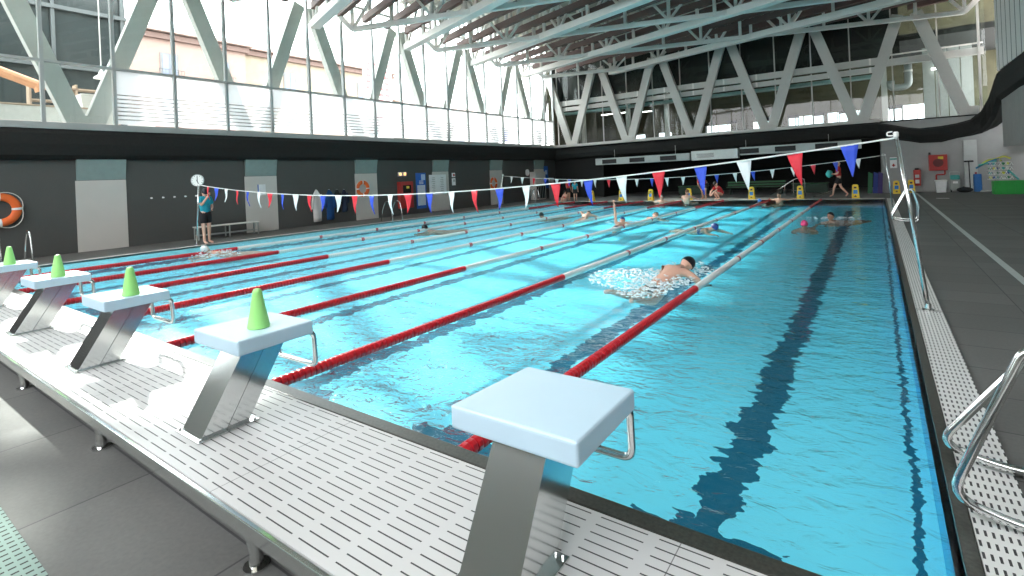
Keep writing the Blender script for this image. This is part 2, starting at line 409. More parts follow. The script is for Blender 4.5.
obj('pane', box(NB(), WL, 4.5, GY-.005, GY+.005, 3.7, 10.6), M_glass, win)
win = thing('window_3', 'added unseen glazing behind the viewer, letting in daylight', None, kind='structure')  # unseen opening added behind the camera to bring in more daylight
for k in range(15): obj('mullion', box(NB(), WL+k*1.9-.05, WL+k*1.9+.05, -6.1, -6.0, 6, 11.6), M_frame, win)

# roof
RZ = 11.6
bm = NB(); box(bm, WL-1.5, 7.2, -6.2, WF+9, RZ, RZ+.3); struct('ceiling', bm, M_roof)
# ================================================================== STARTING PLATFORM
PZ = .25
plat = thing('starting_platform', 'long raised white slotted platform carrying the starting blocks at the near pool end', 'platform', (-8, 1.5, 0))
def loc(o, p=plat): o.matrix_parent_inverse = Matrix.Translation(-Vector(p.location)); return o
loc(obj('deck_slab', box(NB(), -16.8, 1.0, 1.11, 1.925, PZ-.035, PZ), M_slab, plat))
loc(obj('edge_rail', box(NB(), -16.8, 1.0, 1.085, 1.108, PZ-.072, PZ-.004, .004), M_steel, plat))
loc(obj('end_wall', box(NB(), -16.8, 1.0, 1.93, PY0-.062, 0, PZ-.06), M_conc, plat))
loc(obj('coping', box(NB(), -16.85, 1.0, 1.93, PY0+.004, PZ-.06, PZ+.002, .006), M_coping, plat))
for x in [-.35 - 1.95*k for k in range(9)]:
    bm = NB(); lathe(bm, [(.055, 0), (.055, .01), (.03, .016), (.028, .10), (.036, .105), (.036, PZ-.045)], 14, (x, 1.15, 0))
    loc(obj('leg', bm, M_steel, plat, smooth=False))

# ================================================================== STARTING BLOCKS
def make_block(x, label):
    t = thing('starting_block', label, 'starting block', (x, 1.3, PZ), group='starting blocks along the platform')
    # leaning stainless pedestal: front (viewer side) part and a rear part with a dark seam
    def leanbox(y0, y1, w, z1, name, yoff=.30, m=M_steel):
        bm = NB(); k = yoff/.5
        prism(bm, [(-w/2, y0, 0), (-w/2, y1, 0), (-w/2, y1 + k*z1, z1), (-w/2, y0 + k*z1, z1)], (w, 0, 0))
        return obj(name, bm, m, t)
    leanbox(0, .14, .24, .47, 'pedestal'); leanbox(.145, .275, .235, .47, 'pedestal')
    leanbox(.14, .145, .21, .47, 'seam', m=M_rubber)
    bm = NB(); box(bm, -.15, .15, -.02, .33, .001, .012, .003); pl = obj('base_plate', bm, M_steel, t)
    for sx in (-.132, .132):
        for sy in (0, .31): obj('bolt', lathe(NB(), [(.008, .0122), (.008, .02), (.004, .024)], 8, (sx, sy, 0)), M_steel, pl)
    # top: slightly wedge-shaped slab, corners rounded
    zt = .545
    bm = NB()
    vs = [(-.24, .14, zt-.076), (.31, .14, zt-.076), (.31, .62, zt-.07), (-.20, .62, zt-.07), (-.24, .14, zt+.014), (.31, .14, zt+.014), (.31, .62, zt+.014), (-.20, .62, zt+.014)]
    v = [bm.verts.new(p) for p in vs]
    for q in ((3,2,1,0),(4,5,6,7),(0,1,5,4),(1,2,6,5),(2,3,7,6),(3,0,4,7)): bm.faces.new([v[i] for i in q])
    bmesh.ops.bevel(bm, geom=bm.edges[:], offset=.014, segments=3, profile=.6, affect='EDGES')
    tp = obj('top_pad', bm, M_blockw, t)
    # grip bar
    zb = zt - .07
    bm = NB(); tube(bm, rounded([(-.17, .55, zb+.015), (-.17, .64, zb+.0), (-.17, .65, zb-.22), (.275, .65, zb-.22), (.275, .64, zb+.0), (.275, .55, zb+.015)], .05, False), .016, 10)
    obj('grip_bar', bm, M_steel, t, smooth=True)
    return t
blk_lab = ['pale blue starting block nearest the viewer, with no cone on it',
 'pale blue starting block with a green cone, second from the viewer',
 'pale blue starting block with a green cone, third from the viewer',
 'pale blue starting block with a green cone, fourth from the viewer',
 'pale blue starting block cut off at the left edge of the photo',]
BX = [-1.125, -3.29, -5.44, -7.50, -9.64]
b0 = make_block(BX[0], blk_lab[0])
for k in range(1, 5):
    c = copy_tree(b0); c.location.x = BX[k]; c['label'] = blk_lab[k]
# cones
M_cone = P('light_green_plastic', (.42,.92,.28), .4, var=.05)
def cone(x, y, label):
    bm = NB(); zt = PZ+.560
    lathe(bm, [(.070, 0), (.072, .008), (.030, .235), (.021, .25), (.012, .252)], 4*6, (0, 0, 0))
    o = obj('training_cone', bm, M_cone, smooth=False); o.location = (x, y, zt); o.scale = (.9, .9, .95)
    return tag(o, label, 'cone', 'green cones on the starting blocks')
for k, nm in ((1, 'green plastic cone on the second starting block, largest of the cones'), (2, 'green plastic cone on the third starting block'), (3, 'green plastic cone on the fourth starting block from the viewer'), (4, 'green plastic cone on the leftmost starting block')):
    cone(BX[k]+(0, .13, .21, .21, .21)[k], 1.3+.36, nm)
#@@NEXT
# ================================================================== LANE ROPES
M_red = P('red_float_plastic', (.62,.02,.03), .3, var=.1); M_wf = P('white_float_plastic', (.85,.85,.82), .3, var=.03); M_cable = P('steel_cable', (.5,.5,.5), .4, .6)
def floats(y0, y1, step=.055, r=.052, seg=10):
    bm = NB(); y = y0; prof_ = []
    while y < y1 - step*.5:
        prof_ += [(r*.62, y+.001), (r*.95, y+step*.12), (r, y+step*.3), (r, y+step*.7), (r*.95, y+step*.88), (r*.62, y+step*.985)]
        y += step
    rings = []
    for q, yy in prof_:
        rings.append([bm.verts.new((math.cos(2*PI*k/seg)*q, yy, math.sin(2*PI*k/seg)*q)) for k in range(seg)])
    for a, b in zip(rings, rings[1:]):
        for k in range(seg): bm.faces.new((a[k], b[k], b[(k+1) % seg], a[(k+1) % seg]))
    bm.faces.new(rings[0]); bm.faces.new(rings[-1][::-1])
    bmesh.ops.recalc_face_normals(bm, faces=bm.faces[:])
    return bm
rope_lab = ['red and white floating lane rope nearest the right pool edge', 'second floating lane rope from the right pool edge', 'third floating lane rope from the right pool edge',
  'middle floating lane rope, fourth from either side of the pool', 'third floating lane rope from the left pool edge', 'second floating lane rope from the left pool edge', 'floating lane rope nearest the left pool edge']
L0, L1 = PY0 + .03, PY1 - .03
r0 = thing('lane_rope', rope_lab[0], 'lane rope', (0, 0, -.005), group='lane ropes stretched along the pool')
obj('red_floats', floats(L0+.12, 7.28), M_red, r0); obj('white_floats', floats(7.30, 22.2), M_wf, r0); obj('red_floats', floats(22.22, L1-.1), M_red, r0)
for y in (9.9, 12.2, 14.6, 17.0, 19.6): obj('marker_float', floats(y, y+.11, r=.056), M_red, r0)
obj('cable', tube(NB(), [(0, L0-.02, 0), (0, L1, 0)], .006, 6), M_cable, r0)
r0.location.x = -2.13
for k in range(1, 7):
    c = copy_tree(r0); c.location.x = -2.13 - 2.12*k; c['label'] = rope_lab[k]

# ================================================================== PENNANT LINES AND POLES
M_pb = P('blue_pennant', (.035,.09,.62), .6); M_pr = P('red_pennant', (.72,.03,.05), .6); M_pw = P('white_pennant', (.78,.84,.84), .6)
def pennant_mesh(wd, ht, tilt, mat, name='pennant'):
    bm = NB(); n = 5; fr_, bk = [], []
    for i in range(n+1):
        t = i/n; hw = wd/2*(1-t)+.004; z = -ht*t; off = tilt*t*t*ht + .012*math.sin(t*6+tilt*20)
        row = []
        for s_ in (-1, -.33, .33, 1):
            row.append((hw*s_ + tilt*.5*t*ht, off + .01*math.cos(s_*3+tilt*9), z))
        fr_.append([bm.verts.new((a, b-.0008, c)) for a, b, c in row]); bk.append([bm.verts.new((a, b+.0008, c)) for a, b, c in row])
    for i in range(n):
        for j in range(3):
            bm.faces.new((fr_[i][j], fr_[i+1][j], fr_[i+1][j+1], fr_[i][j+1])); bm.faces.new((bk[i][j+1], bk[i+1][j+1], bk[i+1][j], bk[i][j]))
        bm.faces.new((fr_[i][0], bk[i][0], bk[i+1][0], fr_[i+1][0])); bm.faces.new((fr_[i][3], fr_[i+1][3], bk[i+1][3], bk[i][3]))
    bm.faces.new([v for v in fr_[0]] + [v for v in bk[0][::-1]]); bm.faces.new([v for v in fr_[n][::-1]] + [v for v in bk[n]])
    me = bpy.data.meshes.new(name); bm.to_mesh(me); bm.free(); me.materials.append(mat)
    for p in me.polygons: p.use_smooth = True
    return me
def pennant_line(label, y, x0, x1, zf, first, pitch, wd, ht, cols):
    t = thing('pennant_line', label, 'pennant line', (0, y, 0))
    n = 40; obj('cord', tube(NB(), [(x0+(x1-x0)*i/n, 0, zf(x0+(x1-x0)*i/n)) for i in range(n+1)], .011, 6), M_wf, t)
    ms = {}
    for q, m_ in zip('brw', (M_pb, M_pr, M_pw)): ms[q] = [pennant_mesh(wd, ht*(1+.05*v), (-.10, .03, .09)[v], m_) for v in range(3)]
    x = first; i = 0
    while x > x0 + .2:
        o = bpy.data.objects.new('pennant', ms[cols[i % len(cols)]][(i*7//3) % 3]); COL.objects.link(o); o.parent = t
        dz = (zf(x+.01)-zf(x-.01))/.02
        o.location = (x, 0, zf(x)-.008); o.rotation_euler = (0, -math.atan(dz), random.uniform(-.2, .35))
        o['label'] = {'b': 'blue', 'r': 'red', 'w': 'white'}[cols[i % len(cols)]] + ' triangular pennant'
        x -= pitch*(1+.03*math.sin(i*2.3)); i += 1
    return t
pennant_line('line of large blue, red and white pennants stretched over the near water', 7.12, -16.48, .17, lambda x: 1.415+.0066*(x+8.5)**2, -.25, .565, .17, .36, 'brw')
pennant_line('far line of small-looking blue, red and white pennants near the far pool end', 22.4, -16.5, .2, lambda x: 1.32+.0068*(x+8.6)**2, -.55, .70, .17, .34, 'wbrwwb')
def pole(name, label, pts, r, group=None):
    t = thing(name, label, 'pole', pts[0], group=group); o = Vector(pts[0])
    obj('shaft', tube(NB(), [Vector(p)-o for p in pts], r, 12), M_steel, t, smooth=True)
    obj('foot', lathe(NB(), [(.055, 0), (.055, .012), (.03, .02), (.028, .07)], 14), M_steel, t)
    top = Vector(pts[-1]) - o
    obj('cap', lathe(NB(), [(.018, -.03), (.026, -.02), (.027, .02), (.016, .032)], 12, top), M_wf, t)
    obj('hook', tube(NB(), rounded([top+Vector((-.02, 0, -.01)), top+Vector((-.08, 0, -.01)), top+Vector((-.08, 0, .03)), top+Vector((-.03, 0, .035))], .02, False), .008, 6), M_wf, t)
    return t
pole('pennant_pole', 'leaning steel pennant pole by the right gutter, nearer the viewer', [(.40, 7.16, .014), (.31, 7.16, .9), (.185, 7.14, 1.95)], [.024, .022, .019])
pole('pennant_pole', 'steel pennant pole near the far right pool corner', [(.40, 22.4, .014), (.34, 22.4, .9), (.24, 22.4, 1.86)], .022)
pole('pennant_pole', 'steel pennant pole at the far left of the pool', [(-16.97, 22.4, .02), (-16.75, 22.4, .9), (-16.52, 22.4, 1.8)], .022)
t = pole('clock_post', 'steel post with a round white pace clock at the left pool side', [(-16.97, 7.12, .02), (-16.80, 7.12, 1.0), (-16.66, 7.12, 1.86)], .022); t['category'] = 'clock'
d = Vector((.72, -.69, 0))
c0 = Vector((.38, -.05, 1.97))
rq = d.to_track_quat('Z', 'Y').to_matrix().to_4x4(); mt = Matrix.Translation(c0) @ rq
bm = lathe(NB(), [(.165, -.03), (.178, -.02), (.178, .03), (.165, .036), (.163, .02)], 32); bm.transform(mt); cf = obj('clock_case', bm, M_frame, t)
bm = lathe(NB(), [(.163, .018), (.163, .024)], 32); bm.transform(mt); obj('dial', bm, M_wf, cf)
bm = NB(); bar(bm, (0, -.03, .029), (.0, .13, .029), .018, .004); bar(bm, (-.02, .02, .03), (.03, -.10, .03), .02, .004)
for k in range(12):
    a = k*PI/6; bar(bm, (math.cos(a)*.13, math.sin(a)*.13, .027), (math.cos(a)*.152, math.sin(a)*.152, .027), .012, .003)
bm.transform(mt); obj('hands_and_marks', bm, M_rubber, cf)

# ================================================================== LADDER RAILS
def loop_ladder(label, x, y, gap, dirx=1, near=False):
    t = thing('pool_ladder', label, 'pool ladder', (x, y, 0))
    for j in range(2):
        yy = j*gap
        k_ = ((.27, .84), (.38, .66))[j] if near else (.36, .86)
        pts = [(0, yy, .12), (k_[0], yy, k_[1]), (k_[0]+.14, yy, k_[1]), (.60, yy, .46), (.585, yy, .045), (.22, yy, .055)]
        pts = [(a*dirx, b, c) for a, b, c in pts]
        obj('handrail', tube(NB(), rounded(pts, .10, True), .021, 12, closed=True), M_steel, t, smooth=True)
        for ax in (.53,): obj('anchor', lathe(NB(), [(.045, .0145), (.045, .025), (.024, .032), (.023, .06)], 14, (ax*dirx, yy, 0)), M_steel, t)
    for k in range(0 if near else 2):
        z = -.22 - .2*k
        obj('step', box(NB(), -.07, .0, .04, gap-.04, z-.012, z+.012, .004), M_steel, t)
    return t
loop_ladder('large stainless pool ladder handrails at the lower right corner of the photo', .22, 3.05, .55, near=True)
loop_ladder('stainless looped handrails at the right pool edge, near the far end', .25, 16.9, .6)
def arch_ladder(label, y):
    t = thing('pool_ladder', label, 'pool ladder', (PX0, y, 0))
    for j in range(2):
        pts = [(-.62, j*.55, .022), (-.50, j*.55, .55), (-.28, j*.55, .90), (-.02, j*.55, .82), (.10, j*.55, .30), (.12, j*.55, -.5)]
        obj('handrail', tube(NB(), rounded(pts, .16, False), .021, 10), M_steel, t, smooth=True)
    for k in range(3): obj('step', box(NB(), .07, .15, .02, .53, -.14-.16*k, -.12-.16*k, .003), M_steel, t)
    return t
arch_ladder('stainless pool ladder at the left pool edge, nearest the viewer', 2.8)
arch_ladder('stainless pool ladder at the left pool edge below the red fire cabinet', 14.7)
arch_ladder('stainless pool ladder at the left pool edge near the far corner', 25.8)

# ================================================================== BENCH
t = thing('bench', 'long low steel bench with a pale seat against the dark left wall', 'bench', (-18.9, 7.9, 0))
obj('seat', box(NB(), -.18, .18, 0, 2.15, .42, .46, .01), M_white, t)
for y in (.05, 1.07, 2.1):
    for x in (-.15, .15): obj('leg', box(NB(), x-.018, x+.018, y-.018, y+.018, 0, .42), M_frame, t)
for x in (-.15, .15): obj('lower_rail', box(NB(), x-.014, x+.014, .05, 2.1, .14, .17), M_frame, t)
for y in (.05, 1.07, 2.1): obj('cross_bar', box(NB(), -.14, .14, y-.012, y+.012, .385, .42), M_frame, t)

# ================================================================== THINGS ON THE LEFT WALL
WX = WL + .02
M_or = P('orange_lifebuoy', (.86,.16,.03), .5); M_refl = P('reflective_white_tape', (.85,.85,.85), .3)
def lifebuoy(y, z, r, label, x=WX+.06):
    t = thing('lifebuoy', label, 'lifebuoy', (x, y, z))
    bm = NB(); R1, r1 = r*.77, r*.23
    tube(bm, [(0, math.cos(a)*R1, math.sin(a)*R1) for a in [2*PI*k/36 for k in range(36)]], r1, 12, closed=True); bm.transform(Matrix.Diagonal((.55, 1, 1, 1)))
    obj('ring', bm, M_or, t, smooth=True)
    for q in range(4):
        a0 = PI/2*q + .02; bm = NB(); tube(bm, [(0, math.cos(a0+e)*R1, math.sin(a0+e)*R1) for e in (-.09, 0, .09)], r1*1.05, 12); bm.transform(Matrix.Diagonal((.6, 1, 1, 1)))
        obj('tape_band', bm, M_refl, t)
    for q in range(4):
        a0 = PI/2*q; pts = []
        for i in range(9):
            a = a0 + PI/2*i/8; rr = r*(1.0 + .13*math.sin(PI*i/8)); pts.append((.02, math.cos(a)*rr, math.sin(a)*rr - (.05*math.sin(PI*i/8) if q in (2, 3) else 0)))
        obj('grab_line', tube(NB(), pts, .012, 6), P('white_rope', (.7,.68,.62), .8), t)
    return t
lifebuoy(3.26, 1.40, .46, 'large orange lifebuoy with rope on the dark wall at the left edge of the photo')
lifebuoy(15.35, 1.44, .38, 'orange lifebuoy on a pale wall panel left of the red fire cabinet')
lifebuoy(25.3, 1.33, .38, 'orange lifebuoy on a pale wall panel right of the whiteboard')
def wallitem(name, label, cat, y0, y1, z0, z1, d, m, x=WX-.018, group=None):
    t = thing(name, label, cat, (x, (y0+y1)/2, z0), group=group)
    obj('panel', box(NB(), 0, d, -(y1-y0)/2, (y1-y0)/2, 0, z1-z0, min(.01, d*.3)), m, t)
    return t
M_fred = P('fire_red_paint', (.42,.03,.025), .45)
t = wallitem('fire_hose_cabinet', 'tall red fire hose cabinet on the dark left wall', 'fire cabinet', 17.5, 18.4, .35, 1.68, .2, M_fred)
obj('door_glass', box(NB(), .2, .206, -.25, .3, .75, 1.15, .002), P('dark_glass_panel', (.02,.02,.02), .15), t); obj('sign', box(NB(), .2, .207, -.02, .17, .98, 1.1), P('yellow_sticker', (.85,.6,.05), .5), t)
obj('extinguisher_label', box(NB(), .2, .206, -.05, .08, .12, .6), M_refl, t); obj('side_notice', box(NB(), .0, .01, .48, .62, .92, 1.32), M_refl, t)
M_blue = P('blue_poster_print', (.02,.12,.50), .5); M_skyp = P('light_blue_poster_print', (.45,.62,.85), .5)
t = wallitem('poster', 'tall blue and white poster beside the red fire cabinet', 'poster', 18.78, 19.5, .24, 2.1, .02, M_blue)
obj('text_panel', box(NB(), .02, .026, -.28, .28, .16, 1.22), P('pale_poster_paper', (.62,.68,.78), .5), t); obj('picture_panel', box(NB(), .02, .026, .02, .30, 1.48, 1.78), M_skyp, t)
bm = NB()
for k in range(3): box(bm, .0201, .027, -.14, .16, 1.28+.07*k, 1.31+.07*k)
obj('lettering', bm, M_refl, t)
t = wallitem('notice_board', 'white notice board with two columns of notes over a pale panel', 'board', 19.75, 21.05, .9, 1.98, .04, M_refl)
bm = NB()
for c_ in (-.35, .3):
    for k in range(9): box(bm, .0401, .043, c_-.14+.03*(k % 3), c_+.12, .1+.1*k, .13+.1*k)
obj('notes', bm, P('grey_pencil_marks', (.42,.42,.40), .7), t)
o = tag(obj('pale_cabinet_door', box(NB(), WL+.02, WL+.06, 19.75, 21.05, .02, .87, .005), M_panel), 'pale panel door below the white notice board', 'panel')
for y, z, l in ((21.68, 1.93, 'small red and white alarm button high on the left wall'), ):
    t = wallitem('alarm_button', l, 'alarm button', y-.12, y+.12, z-.12, z+.12, .05, M_refl); obj('button', lathe(NB(), [(.07, .05), (.07, .07), (.05, .075)], 14, axis='x', loc=(0, 0, .12)), M_fred, t)
t = wallitem('intercom', 'small white wall intercom under the alarm button', 'intercom', 21.55, 21.8, 1.35, 1.75, .06, M_refl); obj('speaker_grille', box(NB(), .06, .065, -.07, .07, .2, .33), M_frame, t)
for y, l in ((17.68, 'left emergency light with an amber glow above the red fire cabinet'), (17.98, 'right emergency light with an amber glow above the red fire cabinet')):
    t = wallitem('emergency_light', l, 'emergency light', y-.10, y+.10, 1.96, 2.16, .08, M_refl, group='emergency lights above the fire cabinet')
    obj('lamp', box(NB(), .08, .09, -.06, .06, .05, .15, .003), P('amber_lamp', (1,.45,.12), .4, emit=1.5), t)
o = wallitem('paper_notice', 'white paper notice with a blue edge on a pale panel above the bench', 'notice', 10.43, 10.75, 1.4, 1.82, .006, M_refl, x=WX-.003); obj('blue_edge', box(NB(), .006, .008, -.16, -.12, .0, .42), M_blue, o)
# coat hooks with robes
for i in range(5):
    y = 6.87+.34*i
    bm = NB(); lathe(bm, [(.03, 0), (.03, .02), (.012, .03), (.012, .07), (.02, .08)], 10, (WL+.002, y, 1.51), 'x'); tag(obj('wall_hook', bm, M_refl), 'small white hook in a row on the dark wall left of the clock', 'hook', 'white wall hooks left of the clock')
def robe(y, z0, z1, wd, col, label, mname):
    t = thing('bathrobe', label, 'bathrobe', (WL+.02, y, z0), group=None); h = z1-z0
    bm = NB(); rings = []; n = 14
    for i in range(9):
        tt = i/8; z = h*(1-tt); wv = wd*(.16+.84*min(1, tt*3.2)**.6)*(1+.1*math.sin(tt*5+y)); dp = .05+.07*min(1, tt*3)
        rings.append([bm.verts.new((dp*(1+.25*math.sin(3*a+tt*2+y))*max(0, math.sin(a)*.5+.5)+.005, math.cos(a)*wv/2*(1+.07*math.sin(5*a+y)), z + (.04*math.sin(4*a+y) if i == 8 else 0))) for a in [2*PI*k/n for k in range(n)]])
    for a, b in zip(rings, rings[1:]):
        for k in range(n): bm.faces.new((a[k], b[k], b[(k+1) % n], a[(k+1) % n]))
    bm.faces.new(rings[0]); bm.faces.new(rings[-1][::-1]); bmesh.ops.recalc_face_normals(bm, faces=bm.faces[:])
    mt_ = P(mname, col, .9); obj('robe_body', bm, mt_, t, smooth=True)
    obj('hook', lathe(NB(), [(.02, 0), (.02, .02), (.01, .03), (.01, .09)], 8, (0, 0, h), 'x'), M_frame, t)
    for s_ in (-1, 1):
        obj('sleeve', tube(NB(), [(.09, s_*wd*.40, h*.84), (.10, s_*wd*.52, h*.6), (.08, s_*wd*.55, h*.38)], [.05, .055, .06], 8), mt_, t, smooth=True)
    return t
robe(12.93, .18, 1.5, .42, (.72,.68,.66), 'white bathrobe hanging on the dark left wall', 'white_towelling')
robe(13.56, .2, 1.48, .40, (.01,.07,.22), 'navy blue bathrobe hanging beside the white one', 'navy_towelling')
robe(13.95, .46, 1.47, .30, (.015,.02,.02), 'short black robe hanging between two others on the left wall', 'black_towelling')
robe(14.32, .48, 1.45, .30, (.02,.03,.06), 'short dark robe hanging nearest the lifebuoy panel', 'dark_towelling')
# far left corner: cabinet, blue banner, mats, clock
t = thing('equipment_cabinet', 'pale cabinet with an open dark trolley front in the far left corner', 'cabinet', (-19.1, 30.1, 0))
obj('body', box(NB(), -.35, .1, -.65, .65, .03, 1.95, .01), M_panel, t); obj('open_front', box(NB(), .1, .11, -.55, .55, .1, .95), M_rubber, t)
for k in range(4): obj('crossed_bar', bar(NB(), (.12, -.5+.3*k, .12), (.12, -.3+.3*k, .93), .02, .02), M_frame, t)
t = wallitem('wall_clock', 'small white round clock in the far left corner', 'clock', 29.0, 29.4, 1.75, 2.1, .01, M_frame); obj('dial', lathe(NB(), [(.22, .01), (.22, .05), (.18, .055)], 24, (0, 0, .18), 'x'), M_refl, t)
t = wallitem('banner', 'blue upright banner in the far left corner', 'banner', 31.35, 31.9, .75, 2.35, .03, M_blue); obj('emblem', box(NB(), .03, .034, -.15, .15, 1.0, 1.3), M_skyp, t)
tag(obj('leaning_board', box(NB(), -18.9, -18.84, 31.0, 31.6, 0, 1.5, .01), P('grey_board', (.35,.35,.36), .6)), 'tall grey board leaning in the far left corner', 'board')
# ================================================================== DIAGONAL BRACES
def brace(a, b, w_, d_, parent, name='leg'):
    bm = NB(); bar(bm, a, b, w_, d_, up=(1, 0, 0) if abs(a[0]-b[0]) < 1e-3 else (0, 1, 0)); return obj(name, bm, M_grey, parent)
ordn = ['first', 'second', 'third', 'fourth', 'fifth', 'sixth', 'seventh', 'eighth', 'ninth']
for k in range(-1, 6):
    yb = 5.45 + 5.27*k
    t = thing('v_brace', ('large white V-shaped steel brace behind the left glazing, %s from the left' % ordn[k]) if k >= 0 else 'white V-shaped steel brace behind the left glazing beyond the left photo edge', 'steel brace', (WL-.85, yb, 3.7), group='steel braces behind the left glazing')
    brace((0, -.16, .1), (0, -2.33, 5.9), .52, .3, t); brace((0, .16, .1), (0, 2.33, 5.9), .52, .3, t)
    obj('gusset', box(NB(), -.17, .17, -.4, .4, 0, .5, .02), M_grey, t)
FX = [-18.1, -13.75, -9.4, -5.1, -.72, 3.75]
for k, x in enumerate(FX):
    t = thing('v_brace', 'light grey V-shaped steel brace in front of the far gallery, %s from the left' % ordn[k], 'steel brace', (x, WF+.25, 3.7), group='steel braces in front of the far gallery')
    brace((-.15, 0, .1), (-1.86, 0, 5.4), .5, .28, t)
    if k < 5: brace((.18, 0, .1), (1.86, 0, 5.4), .5, .28, t)
    obj('gusset', box(NB(), -.35, .35, -.16, .16, -.02, .4, .02), M_grey, t)
# ================================================================== ROOF TRUSSES (two crossing families)
TB, TT = 8.5, 10.9
DA = Vector((.951, -.309, 0)); DB = Vector((.951, .309, 0))
unit = bpy.data.meshes.new('web_member'); bm = NB(); box(bm, -.5, .5, -.5, .5, 0, 1); bm.to_mesh(unit); bm.free(); unit.materials.append(M_white)
def member(a, b, s_, parent):
    a, b = Vector(a), Vector(b); d_ = b-a
    o = bpy.data.objects.new('web_member', unit); COL.objects.link(o); o.parent = parent
    o.location = a; o.rotation_euler = d_.to_track_quat('Z', 'Y').to_euler(); o.scale = (s_, s_, d_.length); return o
def truss(fam, y0, label, wch, hch, inset):
    D = DA if fam == 'A' else DB
    t0, t1 = inset, 24.0/.951 - inset
    if fam == 'A':
        if y0 > WF-.3: t0 = (y0-(WF-.3))/.309
        t1 = min(t1, (y0+5)/.309)
    else:
        t1 = min(t1, (WF-.3-y0)/.309); t0 = max(t0, (-5-y0)/.309)
    if t1-t0 < 3: return
    o0 = Vector((WL, y0, 0)); A = lambda t_, z: D*t_ + Vector((0, 0, z))
    t = thing('roof_truss', label, 'roof truss', o0, group='crossing white trusses under the roof')
    bch = NB(); bar(bch, A(t0, TB), A(t1, TB), wch, hch); obj('bottom_chord', bch, M_white, t)
    if fam == 'B':
        bm_ = NB(); bar(bm_, A(t0-.8, TB+.85), A(t0+.02, TB), wch, hch); obj('chord_end', bm_, M_white, t)
        bm_ = NB(); bar(bm_, A(t1-.02, TB), A(t1+.8, TB+.85), wch, hch); obj('chord_end', bm_, M_white, t)
    bm_ = NB(); bar(bm_, A(max(0, t0-.6), TT), A(t1, TT), wch, hch*.8); obj('top_chord', bm_, M_white, t)
    n = max(2, int((t1-t0)/1.9)); st = (t1-t0)/n
    for i in range(n+1): member(A(t0+st*i, TB), A(t0+st*i, TT), .13, t)
    for i in range(n):
        a_, b_ = (TB, TT) if i % 2 == 0 else (TT, TB); member(A(t0+st*i, a_), A(t0+st*(i+1), b_), .11, t)
k = 0
for i in range(-1, 8):
    truss('A', 13.17+5.28*i, 'white roof truss running from upper left to lower right, %s from the viewer' % ordn[i+1], .42, .3, .25)
for i in range(-3, 4):
    truss('B', 14.3+5.28*i, 'slender white roof truss crossing the broader ones, %s from the viewer' % ordn[i+3], .22, .2, .9)
# brown purlins with short white hangers
hanger = bpy.data.meshes.new('hanger'); bm = NB(); box(bm, -.5, .5, -.5, .5, 0, 1); bm.to_mesh(hanger); bm.free(); hanger.materials.append(M_white)
for i in range(-6, 34):
    y0 = 10.5 + 1.32*i
    t0 = max(.3, (y0-(WF-.3))/.309); t1 = min(24.6, (y0+5)/.309)
    if t1-t0 < 2 or y0 < 2: continue
    o0 = Vector((WL, y0, 0)); bm = NB(); bar(bm, DA*t0 + Vector((0, 0, 9.3)), DA*t1 + Vector((0, 0, 9.3)), .22, .3)
    t = thing('roof_purlin', 'dark brown purlin hanging between the white roof trusses', 'purlin', o0, group='dark brown purlins under the roof')
    obj('beam', bm, M_brown, t)
    tt = t0+.6
    while tt < t1:
        o = bpy.data.objects.new('hanger', hanger); COL.objects.link(o); o.parent = t; o.location = DA*tt + Vector((0, 0, 9.45)); o.rotation_euler = ((i % 3-1)*.25, .5*((int(tt)*7 + i) % 3-1), 0); o.scale = (.12, .1, 1.95); tt += 3.2

# ================================================================== FAR GALLERY INTERIOR
M_dark = P('dark_gallery_wall', (.02,.022,.02), .85); M_olive = P('olive_gallery_wall', (.075,.07,.035), .7, scale=1.2, var=.8); M_gfl = P('gallery_floor', (.30,.30,.28), .6)
m_, nt_, b_ = newmat('lit_window'); b_.inputs['Base Color'].default_value = (.8,.85,.9,1); b_.inputs['Emission Color'].default_value = (.85,.93,1,1); b_.inputs['Emission Strength'].default_value = 1.1; M_lit = m_
bm = NB(); box(bm, WL-.5, 7.2, WF+8.3, WF+8.6, 3.7, RZ); box(bm, WL-.7, WL-.5, WF+.5, WF+8.4, 3.7, RZ); struct('wall_gallery_back', bm, M_olive)
bm = NB(); box(bm, WL-.5, 7.2, WF+1.0, WF+8.3, 7.9, 8.2); box(bm, WL-.5, 1.2, WF+.95, WF+1.1, 7.2, RZ); struct('ceiling_gallery', bm, M_dark)
bm = NB(); box(bm, WL-.5, 7.2, WF+.4, WF+8.3, 3.69, 3.72); struct('floor_gallery', bm, M_gfl)
for z, d_, l in ((6.93, .36, 'upper'), (6.50, .28, 'lower')):
    t = thing('gallery_beam', '%s of the two long grey beams behind the far braces' % l, 'beam', (0, WF+.56, z))
    obj('beam', box(NB(), WL, .35+.0*z, -.1, .1, -d_/2, d_/2), M_grey, t)
    for x in range(11): obj('stiffener', box(NB(), WL+.9+1.85*x-.05, WL+.9+1.85*x+.05, -.125, -.101, -d_/2, d_/2), M_white, t)
tag(obj('gallery_beam', box(NB(), .4, 4.4, WF+.46, WF+.66, 6.6, 6.95), M_grey), 'short grey beam at the right end of the far gallery', 'beam')
tag(obj('handrail_beam', box(NB(), .3, 4.4, WF+.68, WF+.74, 7.15, 7.22), M_white), 'thin white rail across the right end of the far gallery glazing', 'rail')
